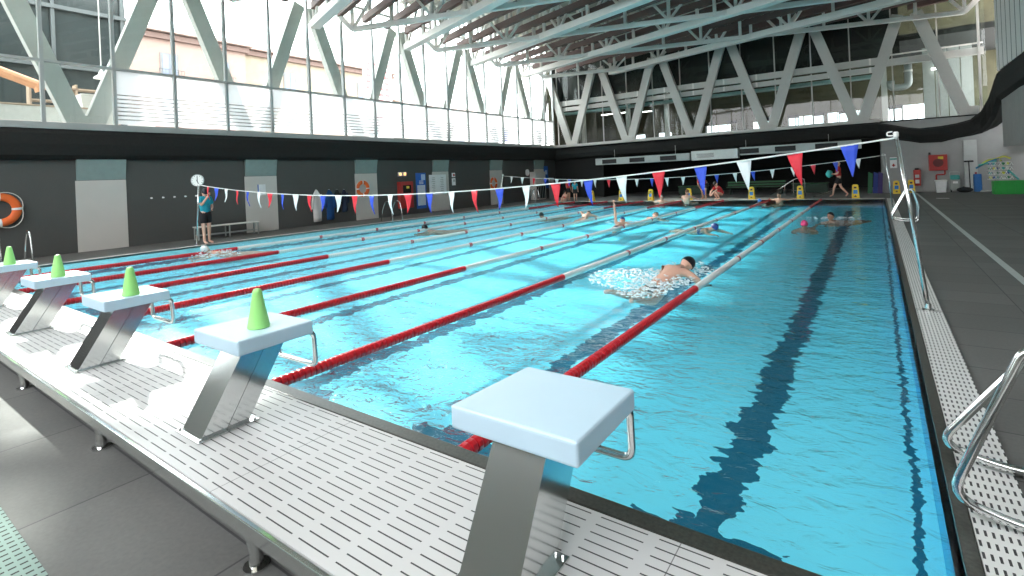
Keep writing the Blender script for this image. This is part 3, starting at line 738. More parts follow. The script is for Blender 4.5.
# long teal strip below beams
tag(obj('gallery_soffit_strip', box(NB(), WL, .3, WF+1.5, WF+2.3, 6.25, 6.4), P('pale_teal_strip', (.30,.46,.43), .6)), 'pale teal soffit strip under the grey gallery beams', 'soffit')
for k, (x0, x1, zt) in enumerate(((-10.6, -8.9, 4.9), (-7.3, -6.3, 4.9), (-5.0, -4.1, 5.0), (-4.0, -2.9, 5.0), (-2.6, -1.5, 5.05), (-1.3, -.4, 5.05), (.6, 1.4, 5.0), (1.5, 2.9, 5.1), (-14.4, -13.4, 4.7), (-16.6, -15.6, 4.7))):
    t = struct('window_%d' % (4+k), box(NB(), x0, x1, WF+8.22, WF+8.3, 3.95, zt), M_lit, label='bright window low in the gallery back wall')
    obj('window_frame', box(NB(), (x0+x1)/2-.03, (x0+x1)/2+.03, WF+8.18, WF+8.22, 3.95, zt), M_frame, t)
# exercise machines silhouettes in the gallery
def machine(x, y, label):
    t = thing('treadmill', label, 'treadmill', (x, y, 3.72), group='exercise machines in the far gallery')
    obj('deck', box(NB(), -.35, .35, -.8, .8, .0, .18, .03), M_rubber, t)
    for s_ in (-.3, .3): obj('upright', bar(NB(), (s_, .7, .15), (s_, .9, 1.25), .06, .06), M_frame, t)
    obj('console', box(NB(), -.35, .35, .8, .95, 1.15, 1.4, .03), M_rubber, t)
for x in (-10.2, -8.6, -6.4, -4.6, -3.1, -1.6, 1.1): machine(x, WF+6.6, 'dark exercise machine behind the far gallery glass')
# white ceiling lights and pillars in the gallery
for x, y, z, l in ((-17.0, WF+4, 6.2, 'left'), (-15.6, WF+4, 6.2, 'middle'), (-14.2, WF+5, 6.2, 'right')):
    tag(obj('strip_light', box(NB(), x-.45, x+.45, y-.06, y+.06, z-.03, z+.03, .01), P('white_lit_tube', (1,1,.95), .5, emit=3)), '%s of the three white strip lights at the left end of the far gallery' % l, 'light', 'strip lights in the far gallery')
for x in (-14.9, -12.0, -18.6, .5): tag(obj('gallery_column', box(NB(), x-.14, x+.14, WF+3, WF+3.3, 3.72, 7.9, .01), M_white), {-14.9: 'white column second from the left end of the far gallery', -12.0: 'white column third from the left end of the far gallery', -18.6: 'white column at the left end of the far gallery', .5: 'white column at the right end of the far gallery'}[x], 'column')
t = thing('air_duct', 'grey U-bent air duct high at the right end of the far gallery', 'duct', (1.3, WF+3, 5.6)); obj('pipe', tube(NB(), rounded([(.3, 0, 1.4), (.3, 0, .1), (-.5, 0, .1), (-.5, 0, .5)], .3, False), .18, 12), M_frame, t, smooth=True); obj('joint_ring', lathe(NB(), [(.2, .9), (.2, 1.0)], 14, (.3, 0, 0)), M_white, t)
# grey wall panels at right end of gallery
bm = NB()
for k in range(4): box(bm, 2.2+.55*k, 2.68+.55*k, WF+2.5+.3*k, WF+2.6+.3*k, 3.8, 7.6)
tag(obj('panel_screen', bm, P('grey_screen', (.30,.31,.29), .6)), 'row of grey upright panels at the right end of the far gallery', 'screen')
tag(obj('wall_light', box(NB(), 2.55, 2.95, WF+2.3, WF+2.36, 6.35, 6.45), P('white_lit_tube', (1,1,.95), .5, emit=3)), 'small white strip light before the grey gallery panels', 'light')

# ================================================================== FAR POOL END
# ventilation duct under the gallery
t = thing('ventilation_duct', 'long pale ventilation duct with dark grilles hanging under the far gallery', 'duct', (-8, 31.4, 2.3))
M_duct = P('pale_duct_metal', (.42,.46,.45), .5, var=.1)
bm = NB(); box(bm, -7.3, -1.1, -.2, .25, -.1, .33, .01); o = obj('duct_section', bm, M_duct, t)
bm = NB(); box(bm, -1.0, 1.6, -.22, .25, -.13, .42, .01); obj('duct_section', bm, P('white_duct_metal', (.62,.66,.64), .5, var=.1), t)
bm = NB(); box(bm, 1.7, 7.4, -.2, .25, .02, .46, .01); obj('duct_section', bm, M_duct, t)
for x, z in ((-6.3, .1), (-4.4, .1), (-2.4, .1), (2.2, .23), (4.0, .24), (5.9, .25), (-.2, .12)):
    g = obj('grille', box(NB(), x-.5, x+.5, -.226, -.2, z-.13, z+.14), M_rubber if x != -.2 else M_frame, t)
    bm = NB()
    for k in range(4): box(bm, x-.48, x+.48, -.23, -.227, z-.1+.06*k, z-.085+.06*k)
    obj('slat', bm, M_far, g)
for x in (-6, -2, 2, 6): obj('hanger_rod', tube(NB(), [(x, 0, .3), (x, 0, .86)], .012, 6), M_frame, t)
# wet floor signs
M_yel = P('yellow_plastic', (.85,.58,.02), .45); M_sb = P('blue_sign_sticker', (.03,.22,.60), .5); M_sk = P('dark_sign_print', (.03,.03,.03), .5)
def sign(x, y, label, back=False):
    t = thing('lane_sign', label, 'sign', (x, y, .021 if y < PY1+.25 else 0), group='yellow signs along the far pool end')
    for s_ in (-1, 1):
        bm = NB(); a = .13*s_
        prism(bm, [(-.15, a, 0), (.15, a, 0), (.115, a*.2, .60), (.06, a*.2, .64), (-.06, a*.2, .64), (-.115, a*.2, .60)], (0, .012*s_, 0)); p_ = obj('board', bm, M_yel, t)
        if s_ == -1:
            bm = NB(); yy = lambda z: a*(1-.8*z/.6)-.014
            prism(bm, [(-.08, yy(.22), .22), (.08, yy(.22), .22), (.08, yy(.40), .40), (-.08, yy(.40), .40)], (0, -.004, 0)); obj('sticker', bm, M_sb, p_)
            bm = NB(); prism(bm, [(-.05, yy(.46), .46), (.05, yy(.46), .46), (.05, yy(.54), .54), (-.05, yy(.54), .54)], (0, -.004, 0)); prism(bm, [(-.06, yy(.08), .08), (.06, yy(.08), .08), (.0, yy(.16), .16)], (0, -.004, 0)); obj('print', bm, M_sk, p_)
    return t
slab = ['leftmost yellow floor sign at the far pool end', 'second yellow floor sign from the left at the far pool end', 'third yellow floor sign from the left at the far pool end', 'yellow floor sign left of the red-shirted pair at the far end', 'yellow floor sign in front of the green bench at the far end', 'yellow floor sign beside the sloping ramp handrail', 'yellow floor sign beside the walking man at the far end']
for x, l in zip((-14.0, -12.1, -10.35, -8.25, -5.15, -3.02, -.83), slab): sign(x, 27.85, l)
sign(.75, 31.6, 'yellow floor sign with a blue square against the grey far wall'); sign(1.35, 32.2, 'orange-yellow floor sign next to the red extinguisher box')
# ramp handrail
t = thing('ramp_handrail', 'sloping steel handrail of a ramp behind the far pool edge', 'handrail', (-3.9, 30, 0))
obj('top_rail', tube(NB(), rounded([(-.75, 0, .1), (.45, 0, .93), (.85, 0, .93), (.88, 0, .0)], .12, False), .022, 8), M_steel, t, smooth=True)
for x, z in ((-.05, .58), (.35, .84)): obj('post', tube(NB(), [(x, 0, 0), (x, 0, z)], .02, 8), M_steel, t)
obj('mid_rail', tube(NB(), [(-.05, 0, .3), (.86, 0, .32)], .016, 8), M_steel, t)
tag(obj('ramp_rail', tube(NB(), rounded([(-2.6, 29, .02), (-1.8, 30.6, .3), (-1.6, 31, .3)], .1, False), .02, 8), M_steel), 'low thin steel rail rising right of the ramp handrail', 'rail')
# green bench and crates in the recess
M_grn = P('green_plastic', (.015,.10,.035), .5); M_dgr = P('dark_green_plastic', (.01,.035,.02), .6)
t = thing('green_bench', 'dark green slatted bench in the black recess behind the pool', 'bench', (-6.0, 33.6, 0))
for k in range(3): obj('slat', box(NB(), -1.6, 1.6, -.2+.14*k, -.09+.14*k, .40, .44), M_grn, t)
for k in range(2): obj('back_slat', box(NB(), -1.6, 1.6, .22, .25, .5+.16*k, .6+.16*k), M_grn, t)
for x in (-1.4, 0, 1.4): obj('leg', box(NB(), x-.03, x+.03, -.18, .25, 0, .40), M_dgr, t)
for x, l in ((-9.8, 'dark green storage chest left of the green bench'), (-3.2, 'dark green storage chest right of the green bench')):
    t = thing('storage_chest', l, 'chest', (x, 34.2, 0)); obj('body', box(NB(), -.9, .9, -.3, .3, 0, .5, .02), M_dgr, t); obj('lid', box(NB(), -.93, .93, -.33, .33, .502, .56, .02), M_grn, t)
for k, (x, c_, l) in enumerate(((-.35, P('mat_green', (.02,.12,.05), .6), 'green exercise mat standing at the right end of the recess'), (-.12, P('mat_blue', (.02,.04,.22), .6), 'blue exercise mat standing at the right end of the recess'), (.08, P('violet_mat', (.05,.03,.16), .6), 'violet exercise mat standing nearest the grey far wall'))):
    bm = NB(); prism(bm, [(-.1, 0, 0), (.1, 0, 0), (.16, .1, 1.0), (-.02, .1, 1.1)], (0, .06, 0)); o = obj('exercise_mat', bm, c_); o.location = (x, 32.3-.12*k, 0); tag(o, l, 'mat')
# things on the far right wall (y = 32.6)
FY = 32.59
def fitem(name, label, cat, x0, x1, z0, z1, d_, m, part='body'):
    t = thing(name, label, cat, ((x0+x1)/2, FY, z0)); hw = (x1-x0)/2
    obj(part, box(NB(), -hw, hw, -d_, 0, 0, z1-z0, .01), m, t); return t
t = fitem('first_aid_sign', 'small white sign with a red cross high on the grey far wall', 'sign', .55, .84, 1.25, 1.8, .02, M_refl); bm = NB(); box(bm, -.07, .07, -.026, -.02, .12, .17); box(bm, -.025, .025, -.0255, -.02, .07, .22); obj('red_cross', bm, M_fred, t); obj('header', box(NB(), -.14, .14, -.025, -.02, .42, .5), P('teal_print', (.1,.4,.35), .5), t)
t = fitem('extinguisher_box', 'narrow red fire extinguisher box on the grey far wall', 'fire extinguisher', 1.47, 1.75, .33, 1.12, .2, M_fred); obj('front_label', box(NB(), -.08, .08, -.206, -.2, .12, .30), M_refl, t); obj('window', box(NB(), -.08, .08, -.206, -.2, .40, .55), M_frame, t); obj('top_handle', box(NB(), -.08, .08, -.15, -.05, .79, .87, .01), M_rubber, t)
t = fitem('fire_hose_reel', 'wide red fire hose box with a pipe below, on the far wall', 'fire hose box', 2.08, 2.78, 1.05, 1.82, .25, M_fred); obj('warning_label', box(NB(), .0, .2, -.256, -.25, .55, .68), P('yellow_sticker', (.85,.6,.05), .5), t); obj('reel_window', lathe(NB(), [(.2, -.262), (.2, -.25)], 20, (0, 0, .38), 'y'), P('dark_red_glass', (.12,.01,.01), .3), t)
obj('pipe', tube(NB(), rounded([(.25, -.1, 0), (.25, -.1, -.2), (-.08, -.1, -.2), (-.08, -.1, -.5)], .06, False), .035, 8), M_fred, t)
obj('side_pipe', tube(NB(), [(-.3, -.05, .76), (-.3, -.05, .9)], .04, 8), M_rubber, t)
t = thing('waste_bin', 'white square bin under the red fire hose box', 'bin', (2.48, 32.1, 0)); bm = NB(); v = [bm.verts.new(p) for p in ((-.17,-.15,0),(.17,-.15,0),(.17,.15,0),(-.17,.15,0),(-.21,-.19,.52),(.21,-.19,.52),(.21,.19,.52),(-.21,.19,.52))]
for q in ((3,2,1,0),(4,5,6,7),(0,1,5,4),(1,2,6,5),(2,3,7,6),(3,0,4,7)): bm.faces.new([v[i] for i in q])
obj('body', bm, M_refl, t); obj('lid', box(NB(), -.225, .225, -.2, .2, .522, .6, .02), M_wf, t)
t = thing('cleaning_machine', 'teal and grey cleaning machine between the white bin and the mop', 'cleaning machine', (3.0, 32.1, 0)); obj('tank', box(NB(), -.16, .16, -.15, .15, .1, .6, .04), P('grey_plastic', (.35,.38,.36), .5), t); obj('hood', box(NB(), -.17, .17, -.16, .16, .602, .82, .05), P('teal_plastic', (.05,.33,.30), .5), t)
obj('handle', tube(NB(), rounded([(-.18, .1, .1), (-.18, .1, .97), (.18, .1, .97), (.18, .1, .1)], .08, False), .018, 8), M_frame, t); obj('front_label', box(NB(), -.09, .09, -.156, -.15, .42, .52), M_refl, t)
for s_ in (-.15, .15): obj('wheel', lathe(NB(), [(.08, -.02), (.08, .02)], 14, (s_, 0, .08), 'x'), M_rubber, t)
struct('trim_20', box(NB(), 3.4, 3.87, 32.45, 32.6, 0, 2.45, .01), P('white_pier', (.52,.54,.52), .6), label='pale square pier on the far right wall')
t = thing('squeegee', 'long-handled black floor squeegee leaning on the pale pier', 'squeegee', (3.55, 32.2, 0)); obj('handle', tube(NB(), [(0, 0, .05), (0, .18, 1.45)], .022, 8), M_rubber, t); obj('blade', box(NB(), -.17, .17, .14, .22, 1.40, 1.48, .01), M_rubber, t)
t = thing('water_barrel', 'blue plastic barrel beside the black squeegee', 'barrel', (3.78, 31.9, 0)); obj('body', lathe(NB(), [(.12, .02), (.15, .05), (.15, .3), (.16, .32), (.15, .34), (.15, .8), (.13, .84)], 18), P('blue_plastic', (.02,.14,.42), .45), t); obj('cap', lathe(NB(), [(.04, .842), (.04, .93)], 10, (-.05, 0, 0)), M_fred, t)
t = thing('equipment_bag', 'black bag lying on the deck below the squeegee', 'bag', (3.3, 31.7, 0)); obj('body', ball(NB(), (0, 0, .13), .16, 14, (1.9, 1, .8)), M_rubber, t, smooth=True); obj('strap', tube(NB(), [(-.2, -.1, .18), (-.05, -.15, .28), (.12, -.12, .2)], .015, 6), M_dark, t)
t = thing('towel', 'crumpled pale towel lying beside the blue barrel', 'towel', (4.0, 31.6, 0)); bm = ball(NB(), (0, 0, .05), .15, 12, (1.3, .8, .35))
for v in bm.verts: v.co.z = max(.004, v.co.z + .03*math.sin(v.co.x*40)*math.cos(v.co.y*37))
obj('cloth', bm, P('pale_towel', (.5,.5,.46), .9), t, smooth=True)
# toy rack with noodles, green crate
t = thing('toy_rack', 'white lattice basket rack full of small pool toys above the green crate', 'rack', (4.36, 31.0, .0))
obj('frame', box(NB(), -.03, .03, -.28, .28, .0, 1.5), M_frame, t)
fr_c = [(.8,.8,.1), (.05,.12,.4), (.1,.5,.45), (.75,.75,.7), (.05,.3,.12)]
for k in range(4):
    z = .62+.2*k
    bm = NB()
    for j in range(5): tube(bm, [(-.34+.17*j, -.32, z), (-.34+.17*j+.06, -.36, z+.13)], .012, 6); tube(bm, [(-.34+.17*j+.1, -.32, z), (-.34+.17*j+.04, -.36, z+.13)], .012, 6)
    tube(bm, [(-.36, -.34, z), (.36, -.34, z)], .014, 6); tube(bm, [(-.36, -.37, z+.14), (.36, -.37, z+.14)], .014, 6); tube(bm, [(-.36, -.3, z), (-.36, .0, z)], .012, 6); tube(bm, [(.36, -.3, z), (.36, .0, z)], .012, 6)
    obj('basket', bm, M_wf, t)
    for j in range(5):
        o = obj('dive_toy', ball(NB(), (-.28+.14*j, -.2, z+.07), .06, 8, (1, 1, 1.1)), P('toy_colour_%d' % ((k*2+j) % 5), fr_c[(k*2+j) % 5], .5)); tag(o, 'small coloured dive toy in the white basket rack', 'toy', 'dive toys in the basket rack'); o.location = (4.36, 31.0, 0)
for k, (c_, pts, l) in enumerate((((.75,.78,.08), [(3.75, 31.0, 1.2), (4.0, 31, 1.45), (4.25, 31, 1.5), (4.5, 31.1, 1.42)], 'yellow foam noodle arching out of the rack, topmost'), ((.05,.30,.55), [(3.62, 30.9, 1.12), (3.9, 30.9, 1.3), (4.2, 30.9, 1.46), (4.4, 31, 1.5)], 'blue foam noodle sticking out left of the rack'), ((.1,.55,.5), [(3.7, 30.8, 1.25), (4.0, 30.8, 1.33), (4.3, 30.8, 1.42)], 'teal foam noodle between the blue and yellow noodles'), ((.7,.72,.1), [(4.3, 31.1, 1.5), (4.6, 31.1, 1.62), (4.8, 31.1, 1.5)], 'yellow foam noodle at the right of the rack'), ((.1,.55,.5), [(4.62, 30.5, 1.0), (4.75, 30.3, .8), (4.88, 30.2, .6)], 'teal foam noodle hanging down right of the rack'))):
    tag(obj('foam_noodle', tube(NB(), rounded(pts, .1, False), .035, 8), P('noodle_colour_%d' % k, c_, .6), smooth=True), l, 'pool noodle')
t = thing('storage_crate', 'bright green plastic crate at the foot of the toy rack', 'crate', (4.55, 30.1, 0))
M_gc = P('bright_green_crate', (.03,.42,.07), .5)
bm = NB(); x0, x1, y0, y1 = -.5, .6, -.3, .3
box(bm, x0, x1, y0, y0+.03, .0, .56); box(bm, x0, x1, y1-.03, y1, .0, .56); box(bm, x0, x0+.03, y0+.03, y1-.03, .0, .56); box(bm, x1-.03, x1, y0+.03, y1-.03, .0, .56); box(bm, x0+.03, x1-.03, y0+.03, y1-.03, 0, .03)
obj('body', bm, M_gc, t)
for k in range(6): obj('rib', box(NB(), x0+.05+.2*k, x0+.09+.2*k, y0-.02, y0-.001, .03, .5), M_gc, t)
obj('rim', box(NB(), x0-.02, x1+.02, y0-.03, y0-.001, .51, .57, .005), M_gc, t)
tag(obj('storage_tub', lathe(NB(), [(.25, 0), (.3, .5), (.32, .52), (.32, .56), (.28, .56)], 18, (5.52, 29.9, 0)), P('blue_plastic', (.02,.14,.42), .45)), 'blue tub at the right photo edge beside the green crate', 'tub')
tag(obj('floor_drain', box(NB(), 1.95, 2.35, 27.2, 27.5, 0, .008), M_grate), 'small pale drain cover in the deck before the far wall', 'drain')

# ================================================================== OUTSIDE
M_ground = P('outside_paving', (.3,.29,.27), .9); M_pink = P('pink_render', (.30,.20,.17), .9, scale=.5, var=.06); M_bk = P('brown_stone', (.30,.235,.175), .9, scale=1.5, var=.25)
struct('ground_outside', box(NB(), -120, WL-1, -60, 120, -5.2, -5.0), M_ground)
def building(label, x, y0, y1, z1, m, rows, cols, win_, deep=12, z0w=2.0):
    t = thing('building', label, 'building', (x, y0, -5))
    obj('wall', box(NB(), -deep, 0, 0, y1-y0, 0, z1+5), m, t)
    obj('cornice', box(NB(), 0, .35, -.2, y1-y0+.2, z1+4.4, z1+4.8), P('dark_cornice', (.16,.10,.085), .8), t)
    bm = NB(); prism(bm, [(.7, -.4, z1+4.9), (.7, -.4, z1+5.05), (-deep/2, -.4, z1+7.2), (-deep-.5, -.4, z1+5.0)], (0, y1-y0+.8, 0)); obj('tile_roof', bm, P('clay_roof_tiles', (.34,.24,.21), .9, scale=3, var=.3), t)
    for i in range(rows):
        for j in range(cols):
            yy = (j+.5)*(y1-y0)/cols; zz = z1+5-2.1-3.3*(i+0)-.6
            f = obj('window', box(NB(), -.02, .06, yy-.65, yy+.65, zz-1.1, zz+1.1), P('dark_window_surround', (.16,.15,.15), .7), t)
            bm = NB(); box(bm, .06, .08, yy-.5, yy-.04, zz-1.0, zz+.95); box(bm, .06, .08, yy+.04, yy+.5, zz-1.0, zz+.95); obj('pane', bm, P('grey_blue_pane', (.16,.18,.25), .2), f)
            if win_:
                bm = NB(); box(bm, .02, .5, yy-.9, yy+.9, zz-1.25, zz-1.17)
                for q in range(9): box(bm, .46, .49, yy-.88+.22*q-.01, yy-.88+.22*q+.01, zz-1.17, zz-.3)
                box(bm, .45, .5, yy-.9, yy+.9, zz-.3, zz-.26); obj('balcony', bm, P('dark_ironwork', (.06,.06,.06), .6), f)
    return t
building('pink building with balconied windows outside the left glazing', -45, 11.5, 23.5, 14.2, M_pink, 3, 3, True)
building('brownish stone building outside, right of the pink one', -47, 24.5, 42, 14.6, M_bk, 2, 2, False)
building('pale building seen outside behind the middle of the left glazing', -44, 44, 62, 10.2, P('cream_render', (.42,.38,.33), .9), 2, 4, False)
t = thing('banner_sign', 'red and white printed banner outside behind the left glazing', 'banner', (-34, 27.4, 0)); obj('sheet', box(NB(), -.05, 0, 0, 3.0, 5.5, 13.0), M_refl, t)
bm = NB()
for i in range(12):
    for j in range(4): box(bm, .0, .02, .3+.65*j, .3+.65*j+.45, 6.0+.5*i, 6.25+.5*i)
obj('printed_rows', bm, P('faded_red_print', (.5,.13,.13), .6), t)
t = thing('shop_sign', 'blue and white striped sign outside behind the far part of the left glazing', 'sign', (-30, 39.5, 0)); obj('sheet', box(NB(), -.05, 0, 0, 3.4, 4.2, 6.3), M_refl, t)
bm = NB()
for i in range(5): box(bm, .0, .02, .15+.12*i, 3.2-.1*i, 4.4+.38*i, 4.62+.38*i)
obj('printed_rows', bm, P('faded_blue_print', (.10,.10,.5), .6), t)
# dark glazed wing beside the left glazing and gallery furniture
M_wing = P('dark_wing_cladding', (.02,.025,.025), .5, var=.3, scale=.6); M_dgl = P('dark_tinted_glass', (.03,.038,.038), .25)
t = thing('building_wing', 'dark glazed wing of the building outside at the left edge', 'building', (-27, -8, -5))
obj('wall', box(NB(), -6, 0, 0, 16.8, 0, 16), M_wing, t)
for k in range(7): obj('glass_panel', box(NB(), .0, .05, .3+2.35*k, 2.45+2.35*k, 9.2, 15.8), M_dgl, t)
for k in range(8): obj('fin', box(NB(), .0, .16, .2+2.35*k-.06, .2+2.35*k+.06, 8.5, 16), P('dim_grey_metal', (.10,.11,.11), .6), t)
for z in (12.0, 14.4): obj('rail', box(NB(), .05, .2, 0, 16.8, z-.08, z+.08), P('dim_grey_metal', (.10,.11,.11), .6), t)
struct('floor_side_gallery', box(NB(), -26.9, WL-.5, -6, 9.0, 3.3, 3.66), M_gfl)
M_wc = P('white_counter', (.70,.68,.64), .6); M_wood = P('pale_wood', (.45,.33,.24), .6)
t = thing('counter', 'long white counter behind the clear lower glass at the left edge', 'counter', (-22.0, 3.0, 3.66)); obj('body', box(NB(), -.3, .3, 0, 2.9, .0, .95, .02), M_wc, t); obj('top', box(NB(), -.34, .34, -.04, 2.94, .951, 1.0, .01), M_wood, t)
t = thing('kiosk', 'white kiosk with a flared top behind the left glass', 'kiosk', (-22.5, 6.55, 3.66)); bm = NB(); prism(bm, [(0, -.42, 0), (0, .42, 0), (0, .50, 1.5), (0, -.62, 1.55)], (-.7, 0, 0)); obj('body', bm, M_wc, t); obj('shelf', box(NB(), -.7, .02, -.6, .5, 1.552, 1.6), M_white, t)
for k in range(3):
    t = thing('chair', 'white chair %s behind the left glass, right of the kiosk' % ('nearest the kiosk', 'in the middle', 'farthest from the kiosk')[k], 'chair', (-22.0-.3*k, 7.35+.38*k, 3.66), group='white chairs behind the left glass'); obj('seat', box(NB(), -.2, .2, -.17, .17, .42, .46, .01), M_wc, t); obj('backrest', box(NB(), -.22, -.19, -.17, .17, .462, .95+.12*k, .01), M_wc, t)
    for a in (-.17, .17):
        for b_ in (-.14, .14): obj('leg', tube(NB(), [(a, b_, 0), (a, b_, .42)], .014, 6), M_frame, t)
t = thing('pendant_lamp', 'white pendant lamp hanging behind the left glass', 'lamp', (-22.5, 6.55, 5.85)); obj('cord', tube(NB(), [(0, 0, .2), (0, 0, 5.6)], .018, 6), M_white, t); obj('shade', lathe(NB(), [(.24, 0), (.22, .04), (.09, .14), (.07, .24), (.03, .3)], 20), M_white, t)
tag(obj('orange_pipe', tube(NB(), [(-23, 3.6, 6.0), (-23, 4.9, 5.5), (-23, 5.0, 5.3)], .16, 10), P('faded_orange', (.72,.36,.20), .6)), 'faded orange sloping tube behind the left glass', 'pipe')
t = thing('picture_screen', 'brown wooden shelf wall behind the left glass', 'shelving', (-24.5, 5.0, 3.66))
for k in range(4): obj('shelf', box(NB(), -.2, .2, 0, 2.6, .5+.5*k, .56+.5*k), M_wood, t)
for y in (0, 1.3, 2.6): obj('upright', box(NB(), -.2, .2, y-.03, y+.03, 0, 2.2), M_wood, t)
# ================================================================== PEOPLE
def skin_mesh(verts, edges, radii, sub=2):
    me = bpy.data.meshes.new('tmp'); me.from_pydata([tuple(v) for v in verts], edges, []); me.update()
    o = bpy.data.objects.new('tmp', me); COL.objects.link(o)
    md = o.modifiers.new('s', 'SKIN'); md.use_smooth_shade = True
    sv = me.skin_vertices[0].data
    for i, r in enumerate(radii):
        r = r if isinstance(r, tuple) else (r, r); sv[i].radius = r; sv[i].use_root = (i == 0)
    if sub: o.modifiers.new('u', 'SUBSURF').levels = sub
    bpy.context.view_layer.update(); dg = bpy.context.evaluated_depsgraph_get()
    res = bpy.data.meshes.new_from_object(o.evaluated_get(dg)); bpy.data.objects.remove(o); bpy.data.meshes.remove(me)
    return res
SKIN = P('warm_skin', (.72,.42,.31), .55, var=.06); SKIN2 = P('tanned_skin', (.50,.28,.19), .55, var=.06)
CL = {}
def cloth(name, col): return P(name, col, .8, var=.1)
# default standing pose, facing +Y, 1.75 m; joints: pelvis at origin height
ST = dict(pel=(0,0,.95), sp=(0,.01,1.12), ch=(0,.0,1.32), nk=(0,.0,1.47), hd=(0,.02,1.60), tp=(0,.02,1.70),
  ls=(-.17,0,1.42), le=(-.23,-.02,1.14), lw=(-.24,.06,.90), rs=(.17,0,1.42), re=(.23,-.02,1.14), rw=(.24,.06,.90),
  lh=(-.09,0,.90), lk=(-.10,.02,.50), la=(-.10,0,.09), lt=(-.12,.15,.035), rh=(.09,0,.90), rk=(.10,.02,.50), ra=(.10,0,.09), rtt=(.12,.15,.035))
def person(label, loc_, rz, pose, skin, clothes, cap=None, hair=None, sc=1., group=None, goggles=False):
    J = {k: Vector(v) for k, v in ST.items()}; J.update({k: Vector(v) for k, v in pose.items()})
    t = thing('person', label, 'person', loc_, rz, group); t.scale = (sc, sc, sc)
    names = ['pel', 'sp', 'ch', 'nk', 'ls', 'le', 'lw', 'rs', 're', 'rw', 'lh', 'lk', 'la', 'lt', 'rh', 'rk', 'ra', 'rtt']
    rad = dict(pel=(.14,.105), sp=(.125,.095), ch=(.155,.105), nk=.055, ls=.06, le=.043, lw=.028, rs=.06, re=.043, rw=.028, lh=.085, lk=.055, la=.038, lt=.032, rh=.085, rk=.055, ra=.038, rtt=.032)
    V = [J[n] for n in names]; Rr = [rad[n] for n in names]; ix = {n: i for i, n in enumerate(names)}
    E_ = [('pel','sp'),('sp','ch'),('ch','nk'),('ch','ls'),('ls','le'),('le','lw'),('ch','rs'),('rs','re'),('re','rw'),('pel','lh'),('lh','lk'),('lk','la'),('la','lt'),('pel','rh'),('rh','rk'),('rk','ra'),('ra','rtt')]
    E_ = [(ix[a], ix[b]) for a, b in E_]
    # head on the neck
    V.append(J['nk'].lerp(J['hd'], .45)); Rr.append(.05); E_.append((ix['nk'], len(V)-1))
    # palms
    for s_, e_, w_ in ((-1, 'le', 'lw'), (1, 're', 'rw')):
        d_ = (J[w_]-J[e_]).normalized(); V.append(J[w_]+d_*.07); Rr.append((.035, .016)); E_.append((ix[w_], len(V)-1))
    body = skin_mesh(V, E_, Rr, 1)
    bm = NB(); bm.from_mesh(body); bpy.data.meshes.remove(body)
    # head
    f = (J['tp']-J['nk']).normalized(); fx = Vector((1, 0, 0)); fwd = f.cross(fx) * -1
    if 'look' in pose: fwd = Vector(pose['look']).normalized()
    fwd = (fwd - f*fwd.dot(f)).normalized(); side = fwd.cross(f).normalized()
    HM = Matrix((side, fwd, f)).transposed().to_4x4(); HM.translation = J['hd']
    hb = NB(); ball(hb, (0, 0, 0), .105, 20, (.76, .92, 1.12))
    for v in hb.verts:
        if v.co.z < -.02 and v.co.y > 0: v.co.x *= .86
        if v.co.z < -.06: v.co.y += .012
    for p_, sc_ in (((0, .098, -.012), (.014, .016, .024)), ((-.078, -.004, -.01), (.010, .018, .028)), ((.078, -.004, -.01), (.010, .018, .028)), ((0, .088, -.055), (.026, .008, .007))): ball(hb, p_, 1, 8, sc_)
    for v in hb.verts: v.co = HM @ v.co
    tmp = bpy.data.meshes.new('h'); hb.to_mesh(tmp); hb.free(); bm.from_mesh(tmp); bpy.data.meshes.remove(tmp)
    # fingers and thumbs
    for s_, e_, w_ in ((-1, 'le', 'lw'), (1, 're', 'rw')):
        d_ = (J[w_]-J[e_]).normalized(); sd = d_.cross(fwd)
        if sd.length < .1: sd = d_.cross(Vector((1, 0, 0)))
        sd.normalize(); nn = sd.cross(d_).normalized(); base = J[w_]+d_*.085
        for q, ln in ((-1.5, .058), (-.5, .072), (.5, .076), (1.5, .066)):
            b_ = base + sd*q*.018; tube(bm, [b_, b_+d_*ln*.55+nn*.006, b_+d_*ln*.9+nn*.024], [.0095, .0085, .0065], 6)
        b_ = J[w_]+d_*.035+sd*.03; tube(bm, [b_, b_+sd*.022+d_*.03, b_+sd*.026+d_*.06], [.011, .010, .007], 6)
    bmesh.ops.recalc_face_normals(bm, faces=bm.faces[:])
    obj('body', bm, skin, t, smooth=True)
    eb = NB()
    for s_ in (-1, 1): ball(eb, HM @ Vector((.031*s_, .083, .012)), .011, 8)
    obj('eyes', eb, M_sk, t, smooth=True)
    if cap or hair:
        hb = NB(); ball(hb, (0, 0, .006), .113, 20, (.79, .95, 1.12))
        cut = -.012 if cap else .03
        bmesh.ops.bisect_plane(hb, geom=hb.verts[:]+hb.edges[:]+hb.faces[:], plane_co=(0, 0, cut - (.0 if cap else .01)), plane_no=(0, .62 if hair else .42, -1), clear_outer=True)
        for v in hb.verts: v.co = HM @ v.co
        obj('swim_cap' if cap else 'hair', hb, cap or hair, t, smooth=True)
    def shell(keys, edges, radii, m, name):
        ii = {n: i for i, n in enumerate(keys)}
        me = skin_mesh([J[n] if isinstance(n, str) else J[n[0]].lerp(J[n[1]], n[2]) for n in keys], [(ii[a], ii[b]) for a, b in edges], radii, 1)
        o = bpy.data.objects.new(name, me); COL.objects.link(o); o.parent = t; me.materials.append(m)
